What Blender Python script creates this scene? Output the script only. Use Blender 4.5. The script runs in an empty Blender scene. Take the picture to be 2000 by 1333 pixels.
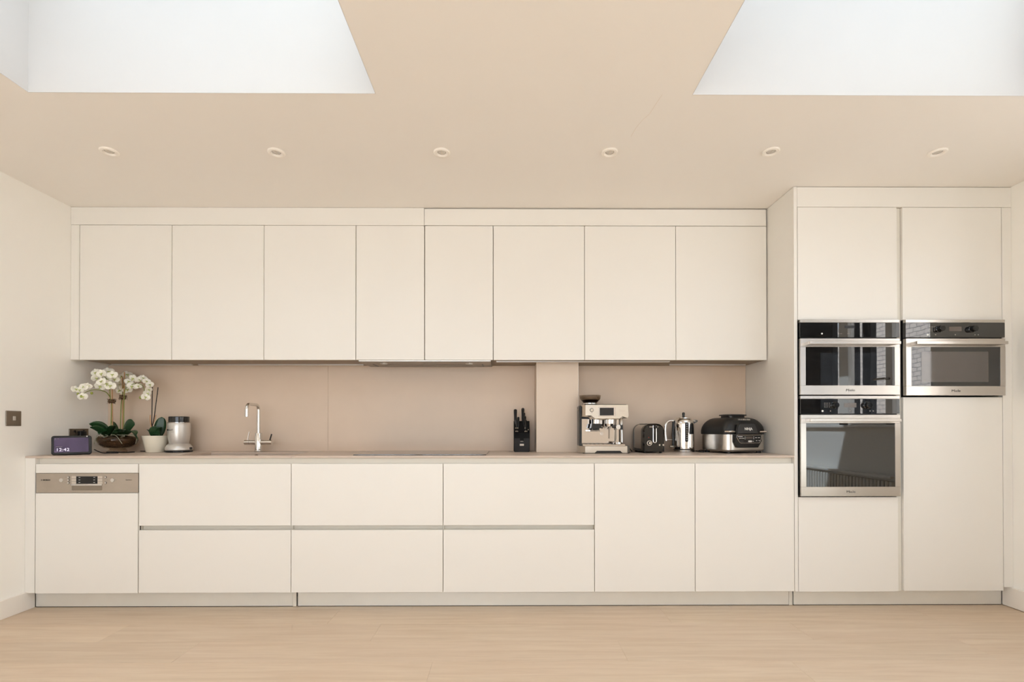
import bpy, bmesh, math, random
from mathutils import Vector, Matrix

sc = bpy.context.scene
COL = sc.collection
R = math.radians
random.seed(7)

# ------------------------------------------------------------------ camera
YAW, PITCH, ROLL = 0.0061, 0.0058, 0.0004
cam_d = bpy.data.cameras.new('camera')
cam_d.sensor_width = 36.0
cam_d.lens = 961.0 / 2000.0 * 36.0
cam_d.shift_x = (1000.0 - 999.59) / 2000.0
cam_d.shift_y = (829.63 - 666.5) / 2000.0
cam_d.clip_start = 0.02
cam = bpy.data.objects.new('camera', cam_d)
COL.objects.link(cam)
fwd = Vector((math.sin(YAW) * math.cos(PITCH), math.cos(YAW) * math.cos(PITCH), math.sin(PITCH)))
rgt = Vector((math.cos(YAW), -math.sin(YAW), 0))
dwn = fwd.cross(rgt)
r2 = rgt * math.cos(ROLL) + dwn * math.sin(ROLL)
d2 = dwn * math.cos(ROLL) - rgt * math.sin(ROLL)
cam.matrix_world = Matrix(((r2.x, -d2.x, -fwd.x, 0), (r2.y, -d2.y, -fwd.y, 0), (r2.z, -d2.z, -fwd.z, 1.08), (0, 0, 0, 1)))
sc.camera = cam

# ------------------------------------------------------------------ sky, daylight openings, exposure
world = bpy.data.worlds.new('overcast_sky')
sc.world = world
world.use_nodes = True
bg = world.node_tree.nodes['Background']
bg.inputs[0].default_value = (0.885, 0.97, 1.075, 1)
bg.inputs[1].default_value = 1.0
sc.view_settings.view_transform = 'Standard'
sc.view_settings.look = 'None'
sc.view_settings.gamma = 1.0
sc.view_settings.use_curve_mapping = False
sc.view_settings.exposure = 2.0
sc.cycles.max_bounces = 10
sc.cycles.diffuse_bounces = 7
sc.cycles.glossy_bounces = 6
sc.cycles.transmission_bounces = 8
sc.cycles.transparent_max_bounces = 12
sc.cycles.adaptive_threshold = 0.05
sc.cycles.caustics_reflective = False
sc.cycles.caustics_refractive = False
sc.cycles.sample_clamp_indirect = 8.0

# room dimensions (metres; the camera stands at x = 0, y = 0)
XL, XR, YB, YF, ZC = -2.859, 3.015, 3.545, -2.7, 2.522
YL, YU, ZW = 2.927, 3.2235, 0.911        # base fronts, wall-cabinet fronts, worktop
SKY = [(-2.064, -0.576), (0.797, 2.285)]   # skylight openings in x
SKY_Y = (0.35, 2.118)
SKY_TOP = 3.12


sun_d = bpy.data.lights.new('sun', 'SUN')
sun_d.energy = 4.0
sun_d.angle = R(0.6)
sun_d.color = (0.915, 0.99, 1.065)
sun = bpy.data.objects.new('sun', sun_d)
COL.objects.link(sun)
sun.rotation_euler = Vector((0.62, -0.25, -0.80)).to_track_quat('-Z', 'Y').to_euler()
sun.location = (-6, 4, 9)


def portal(name, loc, rot, sx, sy):
    d = bpy.data.lights.new(name, 'AREA')
    d.shape = 'RECTANGLE'
    d.size, d.size_y = sx, sy
    d.cycles.is_portal = True
    o = bpy.data.objects.new(name, d)
    COL.objects.link(o)
    o.location = loc
    o.rotation_euler = rot


for a, b in SKY:
    portal('skylight_portal', ((a + b) / 2, sum(SKY_Y) / 2, SKY_TOP + 0.1), (0, 0, 0), b - a, SKY_Y[1] - SKY_Y[0])
portal('garden_door_portal', (-1.0, YF - 0.2, 1.22), (R(90), 0, 0), 3.5, 2.4)
portal('side_window_portal', (XR + 0.25, 0.06, 1.7), (R(90), 0, R(90)), 4.5, 1.2)


# ------------------------------------------------------------------ materials
def lin(c):
    return tuple(((v / 255.0) / 12.92 if v / 255.0 <= 0.04045 else (((v / 255.0) + 0.055) / 1.055) ** 2.4) for v in c) + (1.0,)


def mat(name, rgb, rough=0.5, metal=0.0, ior=1.5, var=0.0, vscale=8.0, bump=0.0, bscale=60.0, stretch=(1, 1, 1),
        coat=0.0, trans=0.0, emit=None, estr=0.0, rvar=0.0):
    m = bpy.data.materials.new(name)
    m.use_nodes = True
    nt = m.node_tree
    b = nt.nodes['Principled BSDF']
    base = lin(rgb)
    b.inputs['Base Color'].default_value = base
    b.inputs['Roughness'].default_value = rough
    b.inputs['Metallic'].default_value = metal
    b.inputs['IOR'].default_value = ior
    b.inputs['Coat Weight'].default_value = coat
    b.inputs['Coat Roughness'].default_value = 0.05
    b.inputs['Transmission Weight'].default_value = trans
    if emit:
        b.inputs['Emission Color'].default_value = lin(emit)
        b.inputs['Emission Strength'].default_value = estr
    if var or bump or rvar:
        tc = nt.nodes.new('ShaderNodeTexCoord')
        mp = nt.nodes.new('ShaderNodeMapping')
        mp.inputs['Scale'].default_value = stretch
        nt.links.new(tc.outputs['Object'], mp.inputs['Vector'])
    if var or rvar:
        n = nt.nodes.new('ShaderNodeTexNoise')
        n.inputs['Scale'].default_value = vscale
        n.inputs['Detail'].default_value = 4
        nt.links.new(mp.outputs[0], n.inputs['Vector'])
    if var:
        mx = nt.nodes.new('ShaderNodeMix')
        mx.data_type = 'RGBA'
        mx.inputs[6].default_value = tuple(v * (1 - var) for v in base[:3]) + (1,)
        mx.inputs[7].default_value = tuple(min(1, v * (1 + var)) for v in base[:3]) + (1,)
        nt.links.new(n.outputs[0], mx.inputs[0])
        nt.links.new(mx.outputs[2], b.inputs['Base Color'])
    if rvar:
        mr = nt.nodes.new('ShaderNodeMapRange')
        mr.inputs[3].default_value = max(0.02, rough - rvar)
        mr.inputs[4].default_value = rough + rvar
        nt.links.new(n.outputs[0], mr.inputs[0])
        nt.links.new(mr.outputs[0], b.inputs['Roughness'])
    if bump:
        n2 = nt.nodes.new('ShaderNodeTexNoise')
        n2.inputs['Scale'].default_value = bscale
        n2.inputs['Detail'].default_value = 3
        nt.links.new(mp.outputs[0], n2.inputs['Vector'])
        bp = nt.nodes.new('ShaderNodeBump')
        bp.inputs['Strength'].default_value = bump
        bp.inputs['Distance'].default_value = 0.002
        nt.links.new(n2.outputs[0], bp.inputs['Height'])
        nt.links.new(bp.outputs[0], b.inputs['Normal'])
    return m


M = {}
M['cabinet'] = mat('cream_lacquer', (236, 232, 225), 0.42, var=0.012, vscale=3, bump=0.03, bscale=220)
M['carcass'] = mat('cabinet_board', (214, 202, 186), 0.55, var=0.02)
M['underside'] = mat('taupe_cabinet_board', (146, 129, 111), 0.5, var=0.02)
M['wall'] = mat('wall_paint', (248, 245, 239), 0.75, var=0.012, vscale=2, bump=0.06, bscale=90)
M['trim'] = mat('trim_paint', (247, 241, 233), 0.45, var=0.01)
M['ceiling'] = mat('ceiling_paint', (242, 237, 231), 0.85, var=0.014, vscale=1.3, bump=0.05, bscale=80)
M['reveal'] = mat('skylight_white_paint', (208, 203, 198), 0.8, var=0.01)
M['stone'] = mat('taupe_composite', (218, 197, 176), 0.42, var=0.05, vscale=5, bump=0.02, bscale=300, rvar=0.05)
M['worktop'] = mat('taupe_worktop_composite', (203, 185, 170), 0.4, var=0.04, vscale=6, rvar=0.05)
M['pier'] = mat('beige_composite', (218, 201, 183), 0.45, var=0.03, vscale=4)
M['channel'] = mat('channel_lacquer', (226, 221, 210), 0.4, var=0.01)
M['plinth'] = mat('plinth_metal_foil', (231, 229, 222), 0.38, metal=0.35, var=0.05, vscale=7, bump=0.02)
M['steel'] = mat('brushed_steel', (206, 200, 193), 0.26, metal=1.0, var=0.03, vscale=30, stretch=(0.4, 1, 40), bump=0.015, bscale=80)
M['steel_dull'] = mat('dull_worn_steel', (186, 176, 164), 0.4, metal=0.9, var=0.12, vscale=14, rvar=0.08)
M['nickel'] = mat('brushed_nickel', (150, 140, 128), 0.35, metal=0.9, var=0.06, vscale=30)
M['chrome'] = mat('polished_chrome', (226, 224, 221), 0.06, metal=1.0, var=0.01)
M['mirror_steel'] = mat('mirror_polished_steel', (215, 208, 202), 0.1, metal=1.0, var=0.03, vscale=5, bump=0.25, bscale=6)
M['champagne'] = mat('champagne_steel', (216, 208, 196), 0.3, metal=1.0, var=0.03, vscale=20)
M['black_glass'] = mat('black_oven_glass', (12, 11, 11), 0.015, ior=1.92, var=0.02)
M['black'] = mat('black_plastic', (17, 16, 16), 0.3, var=0.05, vscale=30)
M['black_matt'] = mat('black_matt_plastic', (24, 23, 22), 0.5, var=0.06, vscale=40)
M['black_gloss'] = mat('black_gloss_enamel', (10, 10, 10), 0.06, ior=1.6, var=0.03)
M['block'] = mat('black_rubberised_plastic', (15, 14, 14), 0.75, var=0.08, vscale=40, ior=1.3)
M['block_plate'] = mat('charcoal_rubberised_plastic', (46, 45, 45), 0.7, var=0.06, vscale=30, ior=1.3)
M['charcoal'] = mat('charcoal_plastic', (52, 51, 51), 0.45, var=0.06, vscale=30)
M['gap'] = mat('dark_cavity_board', (60, 52, 45), 0.7, var=0.05)
M['grey_glass'] = mat('grey_screen_mesh', (84, 78, 74), 0.06, ior=1.9, var=0.05)
M['lcd'] = mat('unlit_display', (96, 86, 80), 0.1, ior=1.7, var=0.03)
M['lcd_dark'] = mat('dark_touch_screen', (38, 38, 40), 0.2, var=0.03)
M['hob'] = mat('hob_glass', (26, 22, 20), 0.04, ior=2.0, var=0.03)
M['white_print'] = mat('white_print', (235, 233, 228), 0.5, var=0.01)
M['grey_print'] = mat('grey_print', (150, 143, 135), 0.5, var=0.01)
M['black_print'] = mat('black_print', (20, 19, 19), 0.5, var=0.01)
M['beige_plastic'] = mat('beige_plastic', (206, 194, 180), 0.4, var=0.02)
M['silver'] = mat('silver_painted_plastic', (214, 210, 204), 0.3, metal=0.55, var=0.02)
M['ceramic'] = mat('cream_glazed_ceramic', (232, 224, 205), 0.12, var=0.02, coat=0.5)
M['soil'] = mat('brown_moss_soil', (98, 72, 52), 0.9, var=0.85, vscale=70, bump=1.0, bscale=160)
M['fibre'] = mat('pale_moss_fibre', (140, 108, 80), 0.9, var=0.4, vscale=60)
M['moss'] = mat('dry_brown_moss', (92, 66, 44), 0.9, var=0.4, vscale=120)
M['root'] = mat('pale_root', (172, 170, 150), 0.6, var=0.2, vscale=60)
M['leaf'] = mat('dark_green_leaf', (34, 66, 34), 0.32, var=0.25, vscale=18)
M['stem'] = mat('green_stem', (126, 134, 62), 0.5, var=0.2, vscale=30)
M['stem_dark'] = mat('dark_bare_stem', (44, 34, 32), 0.6, var=0.25, vscale=40)
M['stake'] = mat('bamboo_stake', (188, 142, 96), 0.6, var=0.15, vscale=40)
M['raffia'] = mat('raffia_tie', (205, 176, 130), 0.7, var=0.1, vscale=60)
M['petal'] = mat('white_petal', (244, 240, 228), 0.55, var=0.04, vscale=40)
M['lip'] = mat('yellow_green_lip', (190, 200, 120), 0.5, var=0.2, vscale=80)
M['bud'] = mat('green_bud', (150, 158, 72), 0.5, var=0.15, vscale=60)
M['red'] = mat('red_indicator', (150, 26, 20), 0.4, var=0.02)
M['bean'] = mat('roasted_bean', (52, 30, 20), 0.4, var=0.3, vscale=150, bump=1.0, bscale=140)
M['lens'] = mat('frosted_lamp_lens', (214, 209, 202), 0.25, var=0.02)
M['led'] = mat('led_diffuser', (226, 218, 205), 0.4, var=0.01)
M['concrete'] = mat('pale_paving', (222, 218, 210), 0.8, var=0.1, vscale=3)
M['post_dark'] = mat('dark_post_finish', (30, 29, 30), 0.7, var=0.2, vscale=6, stretch=(8, 8, 1))
M['radiator'] = mat('radiator_enamel', (240, 236, 228), 0.35, var=0.01)


def glass(name, rgb, rough=0.0, ior=1.45, thin=True):
    """Window and vessel glass: clear with a Fresnel reflection, lets daylight pass."""
    m = bpy.data.materials.new(name)
    m.use_nodes = True
    nt = m.node_tree
    nt.nodes.clear()
    out = nt.nodes.new('ShaderNodeOutputMaterial')
    fr = nt.nodes.new('ShaderNodeFresnel')
    fr.inputs[0].default_value = ior
    tr = nt.nodes.new('ShaderNodeBsdfTransparent')
    tr.inputs[0].default_value = lin(rgb)
    gl = nt.nodes.new('ShaderNodeBsdfGlossy')
    gl.inputs['Roughness'].default_value = rough + 0.01
    mx = nt.nodes.new('ShaderNodeMixShader')
    geo = nt.nodes.new('ShaderNodeNewGeometry')
    inv = nt.nodes.new('ShaderNodeMath')
    inv.operation = 'SUBTRACT'
    inv.inputs[0].default_value = 1.0
    nt.links.new(geo.outputs['Backfacing'], inv.inputs[1])
    mul = nt.nodes.new('ShaderNodeMath')
    mul.operation = 'MULTIPLY'
    nt.links.new(fr.outputs[0], mul.inputs[0])
    nt.links.new(inv.outputs[0], mul.inputs[1])
    nt.links.new(mul.outputs[0], mx.inputs[0])
    nt.links.new(tr.outputs[0], mx.inputs[1])
    nt.links.new(gl.outputs[0], mx.inputs[2])
    nt.links.new(mx.outputs[0], out.inputs[0])
    return m


M['glass'] = glass('clear_glass', (250, 250, 250))
M['tinted'] = glass('tinted_rooflight_glass', (222, 226, 228))
M['smoked'] = glass('smoked_glass', (222, 215, 207))
M['bowl_glass'] = glass('vessel_glass', (236, 232, 224))


def oak():
    m = bpy.data.materials.new('pale_oak_plank')
    m.use_nodes = True
    nt = m.node_tree
    b = nt.nodes['Principled BSDF']
    N, Lk = nt.nodes.new, nt.links.new
    tc = N('ShaderNodeTexCoord')
    oi = N('ShaderNodeObjectInfo')
    off = N('ShaderNodeVectorMath')
    off.operation = 'SCALE'
    cmb = N('ShaderNodeCombineXYZ')
    Lk(oi.outputs['Random'], cmb.inputs[0])
    Lk(oi.outputs['Random'], cmb.inputs[1])
    Lk(cmb.outputs[0], off.inputs[0])
    off.inputs['Scale'].default_value = 37.0
    add = N('ShaderNodeVectorMath')
    Lk(tc.outputs['Object'], add.inputs[0])
    Lk(off.outputs[0], add.inputs[1])
    mp = N('ShaderNodeMapping')
    mp.inputs['Scale'].default_value = (0.8, 13.0, 1.0)
    Lk(add.outputs[0], mp.inputs[0])
    n1 = N('ShaderNodeTexNoise')
    n1.inputs['Scale'].default_value = 2.2
    n1.inputs['Detail'].default_value = 7
    n1.inputs['Distortion'].default_value = 0.6
    Lk(mp.outputs[0], n1.inputs['Vector'])
    mp2 = N('ShaderNodeMapping')
    mp2.inputs['Scale'].default_value = (5.0, 120.0, 1.0)
    Lk(add.outputs[0], mp2.inputs[0])
    n2 = N('ShaderNodeTexNoise')
    n2.inputs['Scale'].default_value = 2.0
    n2.inputs['Detail'].default_value = 4
    Lk(mp2.outputs[0], n2.inputs['Vector'])
    n3 = N('ShaderNodeTexNoise')
    n3.inputs['Scale'].default_value = 1.1
    Lk(add.outputs[0], n3.inputs['Vector'])
    ramp = N('ShaderNodeValToRGB')
    e = ramp.color_ramp.elements
    e[0].position, e[0].color = 0.25, lin((214, 187, 155))
    e[1].position, e[1].color = 0.75, lin((236, 216, 188))
    Lk(n1.outputs[0], ramp.inputs[0])
    m1 = N('ShaderNodeMix')
    m1.data_type = 'RGBA'
    m1.blend_type = 'MULTIPLY'
    m1.inputs[0].default_value = 0.24
    Lk(ramp.outputs[0], m1.inputs[6])
    Lk(n2.outputs[0], m1.inputs[7])
    m2 = N('ShaderNodeMix')
    m2.data_type = 'RGBA'
    m2.inputs[7].default_value = lin((221, 195, 174))
    fac = N('ShaderNodeMath')
    fac.operation = 'MULTIPLY'
    fac.inputs[1].default_value = 0.55
    Lk(n3.outputs[0], fac.inputs[0])
    Lk(fac.outputs[0], m2.inputs[0])
    Lk(m1.outputs[2], m2.inputs[6])
    hsv = N('ShaderNodeHueSaturation')
    vr = N('ShaderNodeMapRange')
    vr.inputs[3].default_value = 0.95
    vr.inputs[4].default_value = 1.05
    Lk(oi.outputs['Random'], vr.inputs[0])
    Lk(vr.outputs[0], hsv.inputs['Value'])
    Lk(m2.outputs[2], hsv.inputs['Color'])
    Lk(hsv.outputs[0], b.inputs['Base Color'])
    b.inputs['Roughness'].default_value = 0.42
    bp = N('ShaderNodeBump')
    bp.inputs['Strength'].default_value = 0.08
    bp.inputs['Distance'].default_value = 0.001
    Lk(n2.outputs[0], bp.inputs['Height'])
    Lk(bp.outputs[0], b.inputs['Normal'])
    return m


def brick_mat():
    m = bpy.data.materials.new('white_painted_brick')
    m.use_nodes = True
    nt = m.node_tree
    b = nt.nodes['Principled BSDF']
    N, Lk = nt.nodes.new, nt.links.new
    tc = N('ShaderNodeTexCoord')
    sp = N('ShaderNodeSeparateXYZ')
    cb = N('ShaderNodeCombineXYZ')
    Lk(tc.outputs['Object'], sp.inputs[0])
    Lk(sp.outputs[1], cb.inputs[0])
    Lk(sp.outputs[2], cb.inputs[1])
    nz = N('ShaderNodeTexNoise')
    nz.inputs['Scale'].default_value = 9
    Lk(cb.outputs[0], nz.inputs['Vector'])
    mix = N('ShaderNodeMix')
    mix.data_type = 'VECTOR'
    mix.inputs[0].default_value = 0.03
    Lk(cb.outputs[0], mix.inputs[4])
    Lk(nz.outputs['Color'], mix.inputs[5])
    br = N('ShaderNodeTexBrick')
    br.inputs['Scale'].default_value = 4.6
    br.inputs['Mortar Size'].default_value = 0.018
    br.inputs['Color1'].default_value = lin((238, 226, 214))
    br.inputs['Color2'].default_value = lin((228, 216, 205))
    br.inputs['Mortar'].default_value = lin((150, 145, 145))
    Lk(mix.outputs[1], br.inputs['Vector'])
    Lk(br.outputs['Color'], b.inputs['Base Color'])
    b.inputs['Roughness'].default_value = 0.8
    bp = N('ShaderNodeBump')
    bp.inputs['Strength'].default_value = 0.8
    bp.inputs['Distance'].default_value = 0.01
    bp.invert = True
    Lk(br.outputs['Fac'], bp.inputs['Height'])
    Lk(bp.outputs[0], b.inputs['Normal'])
    return m


def screen_mat():
    """Lit purple clock screen: soft diagonal bands of violet."""
    m = bpy.data.materials.new('violet_lit_screen')
    m.use_nodes = True
    nt = m.node_tree
    b = nt.nodes['Principled BSDF']
    N, Lk = nt.nodes.new, nt.links.new
    tc = N('ShaderNodeTexCoord')
    nz = N('ShaderNodeTexNoise')
    nz.inputs['Scale'].default_value = 11
    nz.inputs['Distortion'].default_value = 0.8
    Lk(tc.outputs['Object'], nz.inputs['Vector'])
    rp = N('ShaderNodeValToRGB')
    e = rp.color_ramp.elements
    e[0].position, e[0].color = 0.3, lin((70, 60, 92))
    e[1].position, e[1].color = 0.75, lin((126, 104, 138))
    Lk(nz.outputs[0], rp.inputs[0])
    Lk(rp.outputs[0], b.inputs['Emission Color'])
    b.inputs['Emission Strength'].default_value = 0.15
    b.inputs['Base Color'].default_value = lin((16, 14, 20))
    b.inputs['Roughness'].default_value = 0.08
    return m


M['oak'] = oak()
M['brick'] = brick_mat()
M['screen'] = screen_mat()
M['digits'] = mat('lit_digits', (230, 225, 240), 0.4, emit=(236, 230, 246), estr=0.14, var=0.01)


# ------------------------------------------------------------------ mesh helpers
class MB:
    """Collects vertices and faces in WORLD coordinates (or local ones) and links them as ONE mesh object."""

    def __init__(self):
        self.v, self.f = [], []

    def add(self, vs, fs):
        o = len(self.v)
        self.v += [tuple(p) for p in vs]
        self.f += [tuple(o + i for i in f) for f in fs]
        return self

    def box(self, x0, x1, y0, y1, z0, z1, bev=0.0, seg=1):
        if bev <= 0:
            vs = [(x, y, z) for z in (z0, z1) for y in (y0, y1) for x in (x0, x1)]
            return self.add(vs, [(0, 2, 3, 1), (4, 5, 7, 6), (0, 1, 5, 4), (2, 6, 7, 3), (0, 4, 6, 2), (1, 3, 7, 5)])
        bm = bmesh.new()
        bmesh.ops.create_cube(bm, size=1.0)
        for v in bm.verts:
            v.co = Vector(((x0 + x1) / 2 + v.co.x * (x1 - x0), (y0 + y1) / 2 + v.co.y * (y1 - y0), (z0 + z1) / 2 + v.co.z * (z1 - z0)))
        bmesh.ops.bevel(bm, geom=list(bm.edges), offset=bev, segments=seg, profile=0.5, affect='EDGES')
        return self.take(bm)

    def take(self, bm):
        bm.verts.index_update()
        self.add([v.co[:] for v in bm.verts], [[v.index for v in f.verts] for f in bm.faces])
        bm.free()
        return self

    def loft(self, loops, cap0=True, cap1=True, closed=True):
        n = len(loops[0])
        vs = [p for lp in loops for p in lp]
        fs = []
        for k in range(len(loops) - 1):
            for i in range(n if closed else n - 1):
                j = (i + 1) % n
                fs.append((k * n + i, k * n + j, (k + 1) * n + j, (k + 1) * n + i))
        if cap0:
            fs.append(tuple(range(n - 1, -1, -1)))
        if cap1:
            fs.append(tuple((len(loops) - 1) * n + i for i in range(n)))
        return self.add(vs, fs)

    def cyl(self, p0, p1, r0, r1=None, n=24):
        r1 = r0 if r1 is None else r1
        p0, p1 = Vector(p0), Vector(p1)
        d = (p1 - p0).normalized()
        a = d.orthogonal().normalized()
        b = d.cross(a)
        lp = [[p + (a * math.cos(t) + b * math.sin(t)) * r for t in [2 * math.pi * i / n for i in range(n)]] for p, r in ((p0, r0), (p1, r1))]
        return self.loft(lp)

    def tube(self, pts, r, n=10, r_end=None):
        pts = [Vector(p) for p in pts]
        loops = []
        a = None
        for i, p in enumerate(pts):
            t = (pts[min(i + 1, len(pts) - 1)] - pts[max(i - 1, 0)]).normalized()
            if a is None:
                a = t.orthogonal().normalized()
            else:
                a = (a - t * a.dot(t)).normalized()
            b = t.cross(a)
            rr = r if r_end is None else r + (r_end - r) * i / (len(pts) - 1)
            loops.append([p + (a * math.cos(2 * math.pi * k / n) + b * math.sin(2 * math.pi * k / n)) * rr for k in range(n)])
        return self.loft(loops)

    def lathe(self, prof, c=(0, 0, 0), n=40, cap0=True, cap1=True):
        loops = [[(c[0] + max(r, 1e-5) * math.cos(2 * math.pi * i / n), c[1] + max(r, 1e-5) * math.sin(2 * math.pi * i / n), c[2] + z) for i in range(n)] for r, z in prof]
        return self.loft(loops, cap0, cap1)

    def prism_y(self, poly, y0, y1):
        """poly of (x, z), extruded along y."""
        return self.loft([[(x, y0, z) for x, z in poly], [(x, y1, z) for x, z in poly]])

    def prism_x(self, poly, x0, x1):
        """poly of (y, z), extruded along x."""
        return self.loft([[(x0, y, z) for y, z in poly], [(x1, y, z) for y, z in poly]])

    def sphere(self, c, r, n=16, m=10, sc=(1, 1, 1)):
        prof = [(r * math.sin(math.pi * k / m), -r * math.cos(math.pi * k / m)) for k in range(m + 1)]
        loops = [[(c[0] + sc[0] * max(q, 1e-5) * math.cos(2 * math.pi * i / n), c[1] + sc[1] * max(q, 1e-5) * math.sin(2 * math.pi * i / n), c[2] + sc[2] * z) for i in range(n)] for q, z in prof]
        return self.loft(loops)

    def build(self, name, m, parent=None, off=None, smooth=True, ang=32, solid=0.0, sub=0):
        """off: world point that becomes the local origin (defaults to the parent's own place when it is not turned)."""
        if off is None:
            off = parent.get('_org', (0, 0, 0)) if parent is not None else (0, 0, 0)
        me = bpy.data.meshes.new(name)
        me.from_pydata([(p[0] - off[0], p[1] - off[1], p[2] - off[2]) for p in self.v], [], self.f)
        bm = bmesh.new()
        bm.from_mesh(me)
        bmesh.ops.recalc_face_normals(bm, faces=bm.faces)
        bm.to_mesh(me)
        bm.free()
        me.materials.append(M[m])
        if smooth:
            me.shade_smooth()
            me.set_sharp_from_angle(angle=R(ang))
        o = bpy.data.objects.new(name, me)
        COL.objects.link(o)
        if parent is not None:
            o.parent = parent
            o['_org'] = off
        else:
            o.location = off
            o['_org'] = off
        if solid:
            md = o.modifiers.new('thickness', 'SOLIDIFY')
            md.thickness = solid
            md.offset = 0
        if sub:
            md = o.modifiers.new('smooth', 'SUBSURF')
            md.levels = md.render_levels = sub
        return o


def tag(o, label, cat, group=None):
    o['label'] = label
    o['category'] = cat
    if group:
        o['group'] = group
    return o


def thing(name, label, cat, loc=(0, 0, 0), rz=0.0, group=None, local=False):
    """An Empty at a thing's base. local=True: its parts are given in local coordinates."""
    o = bpy.data.objects.new(name, None)
    COL.objects.link(o)
    o.location = loc
    o.rotation_euler = (0, 0, rz)
    o['_org'] = (0, 0, 0) if local else tuple(loc)
    return tag(o, label, cat, group)


def struct(o, label=None):
    o['kind'] = 'structure'
    if label:
        o['label'] = label
    return o


def struct_root(name, loc, label=None):
    o = bpy.data.objects.new(name, None)
    COL.objects.link(o)
    o.location = loc
    o['_org'] = tuple(loc)
    return struct(o, label)


def box(name, m, parent, x0, x1, y0, y1, z0, z1, bev=0.0015, seg=1):
    return MB().box(x0, x1, y0, y1, z0, z1, bev, seg).build(name, m, parent)


def copy_tree(o, parent=None):
    c = o.copy()
    COL.objects.link(c)
    c.parent = parent
    for ch in list(o.children):
        copy_tree(ch, c)
    return c


def rrect(cx, cy, w, d, r, z, n=5):
    pts = []
    for qx, qy, a0 in ((1, 1, 0), (-1, 1, 90), (-1, -1, 180), (1, -1, 270)):
        for k in range(n + 1):
            a = R(a0 + 90 * k / n)
            pts.append((cx + qx * (w / 2 - r) + r * math.cos(a), cy + qy * (d / 2 - r) + r * math.sin(a), z))
    return pts


def rrect_xz(cx, cz, w, h, r, y, n=5):
    return [(p[0], y, p[1]) for p in rrect(cx, cz, w, h, r, 0, n)]


def text(body, size, m, parent, loc, name='lettering', bold=0.0, align='CENTER', ext=0.0003, tilt=0.0, sx=1.0):
    """Raised print standing upright, facing -y, in the parent's local frame."""
    cu = bpy.data.curves.new(name, 'FONT')
    cu.body = body
    cu.size = size
    cu.extrude = ext
    cu.offset = bold
    cu.align_x = align
    cu.align_y = 'CENTER'
    cu.resolution_u = 3
    t = bpy.data.objects.new('tmp', cu)
    COL.objects.link(t)
    dg = bpy.context.evaluated_depsgraph_get()
    me = bpy.data.meshes.new_from_object(t.evaluated_get(dg))
    bpy.data.objects.remove(t)
    bpy.data.curves.remove(cu)
    me.materials.clear()
    me.materials.append(M[m])
    me.name = name
    ct, st = math.cos(tilt), math.sin(tilt)
    for v in me.vertices:
        x, y, z = v.co
        v.co = (x * sx, -z * ct + y * st, y * ct + z * st)
    o = bpy.data.objects.new(name, me)
    COL.objects.link(o)
    o.parent = parent
    g = parent.get('_org', (0, 0, 0))
    o.location = (loc[0] - g[0], loc[1] - g[1], loc[2] - g[2])
    return o


def slab(xs, ys, solid, z0, z1, swap=None):
    """Grid slab with empty cells. swap maps (a, b, c) to world axes."""
    mb = MB()
    nx, ny = len(xs) - 1, len(ys) - 1
    ok = lambda i, j: 0 <= i < nx and 0 <= j < ny and solid(i, j)
    sw = swap or (lambda a, b, c: (a, b, c))
    for i in range(nx):
        for j in range(ny):
            if not ok(i, j):
                continue
            x0, x1, y0, y1 = xs[i], xs[i + 1], ys[j], ys[j + 1]
            qs = [[(x0, y0, z0), (x0, y1, z0), (x1, y1, z0), (x1, y0, z0)], [(x0, y0, z1), (x1, y0, z1), (x1, y1, z1), (x0, y1, z1)]]
            if not ok(i - 1, j):
                qs.append([(x0, y0, z0), (x0, y0, z1), (x0, y1, z1), (x0, y1, z0)])
            if not ok(i + 1, j):
                qs.append([(x1, y0, z0), (x1, y1, z0), (x1, y1, z1), (x1, y0, z1)])
            if not ok(i, j - 1):
                qs.append([(x0, y0, z0), (x1, y0, z0), (x1, y0, z1), (x0, y0, z1)])
            if not ok(i, j + 1):
                qs.append([(x0, y1, z0), (x0, y1, z1), (x1, y1, z1), (x1, y1, z0)])
            for q in qs:
                mb.add([sw(*p) for p in q], [(0, 1, 2, 3)])
    # weld
    seen, idx, vs = {}, [], []
    for p in mb.v:
        k = tuple(round(c, 5) for c in p)
        if k not in seen:
            seen[k] = len(vs)
            vs.append(p)
        idx.append(seen[k])
    out = MB()
    out.v, out.f = vs, [tuple(idx[i] for i in f) for f in mb.f]
    return out


# ================================================================== ROOM SHELL
# floor of wide oak planks running along the kitchen
floor = struct(MB().box(XL - 0.1, XR + 0.1, YF - 0.1, YB + 0.05, -0.12, -0.016).build('floor', 'gap'), 'pale oak plank floor running along the kitchen')
PW = 0.2215
row, y1 = 0, 2.9365 + PW
FIXED = {1: [-2.9, -1.0, 0.9, 2.4], 2: [-2.07, -0.70, 1.55], 3: [-1.55, 0.55, 2.28], 4: [-2.4, -0.35, 1.3]}
while y1 > YF:
    y0 = y1 - PW
    cuts = FIXED.get(row)
    if cuts is None:
        s = XL + random.uniform(0.3, 1.8)
        cuts = []
        while s < XR - 0.3:
            cuts.append(s)
            s += random.choice((1.5, 1.9, 2.1))
    xs = [XL] + [c for c in cuts if XL + 0.05 < c < XR - 0.05] + [XR]
    for a, b in zip(xs[:-1], xs[1:]):
        o = MB().box(a + 0.0002, b - 0.0002, max(y0, YF) + 0.0003, y1 - 0.0003, -0.016, random.uniform(-0.0003, 0), 0.0005).build('plank', 'oak', floor, off=((a + b) / 2, (y0 + y1) / 2, 0))
        o.location = ((a + b) / 2, (y0 + y1) / 2, 0)
    row += 1
    y1 = y0

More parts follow.
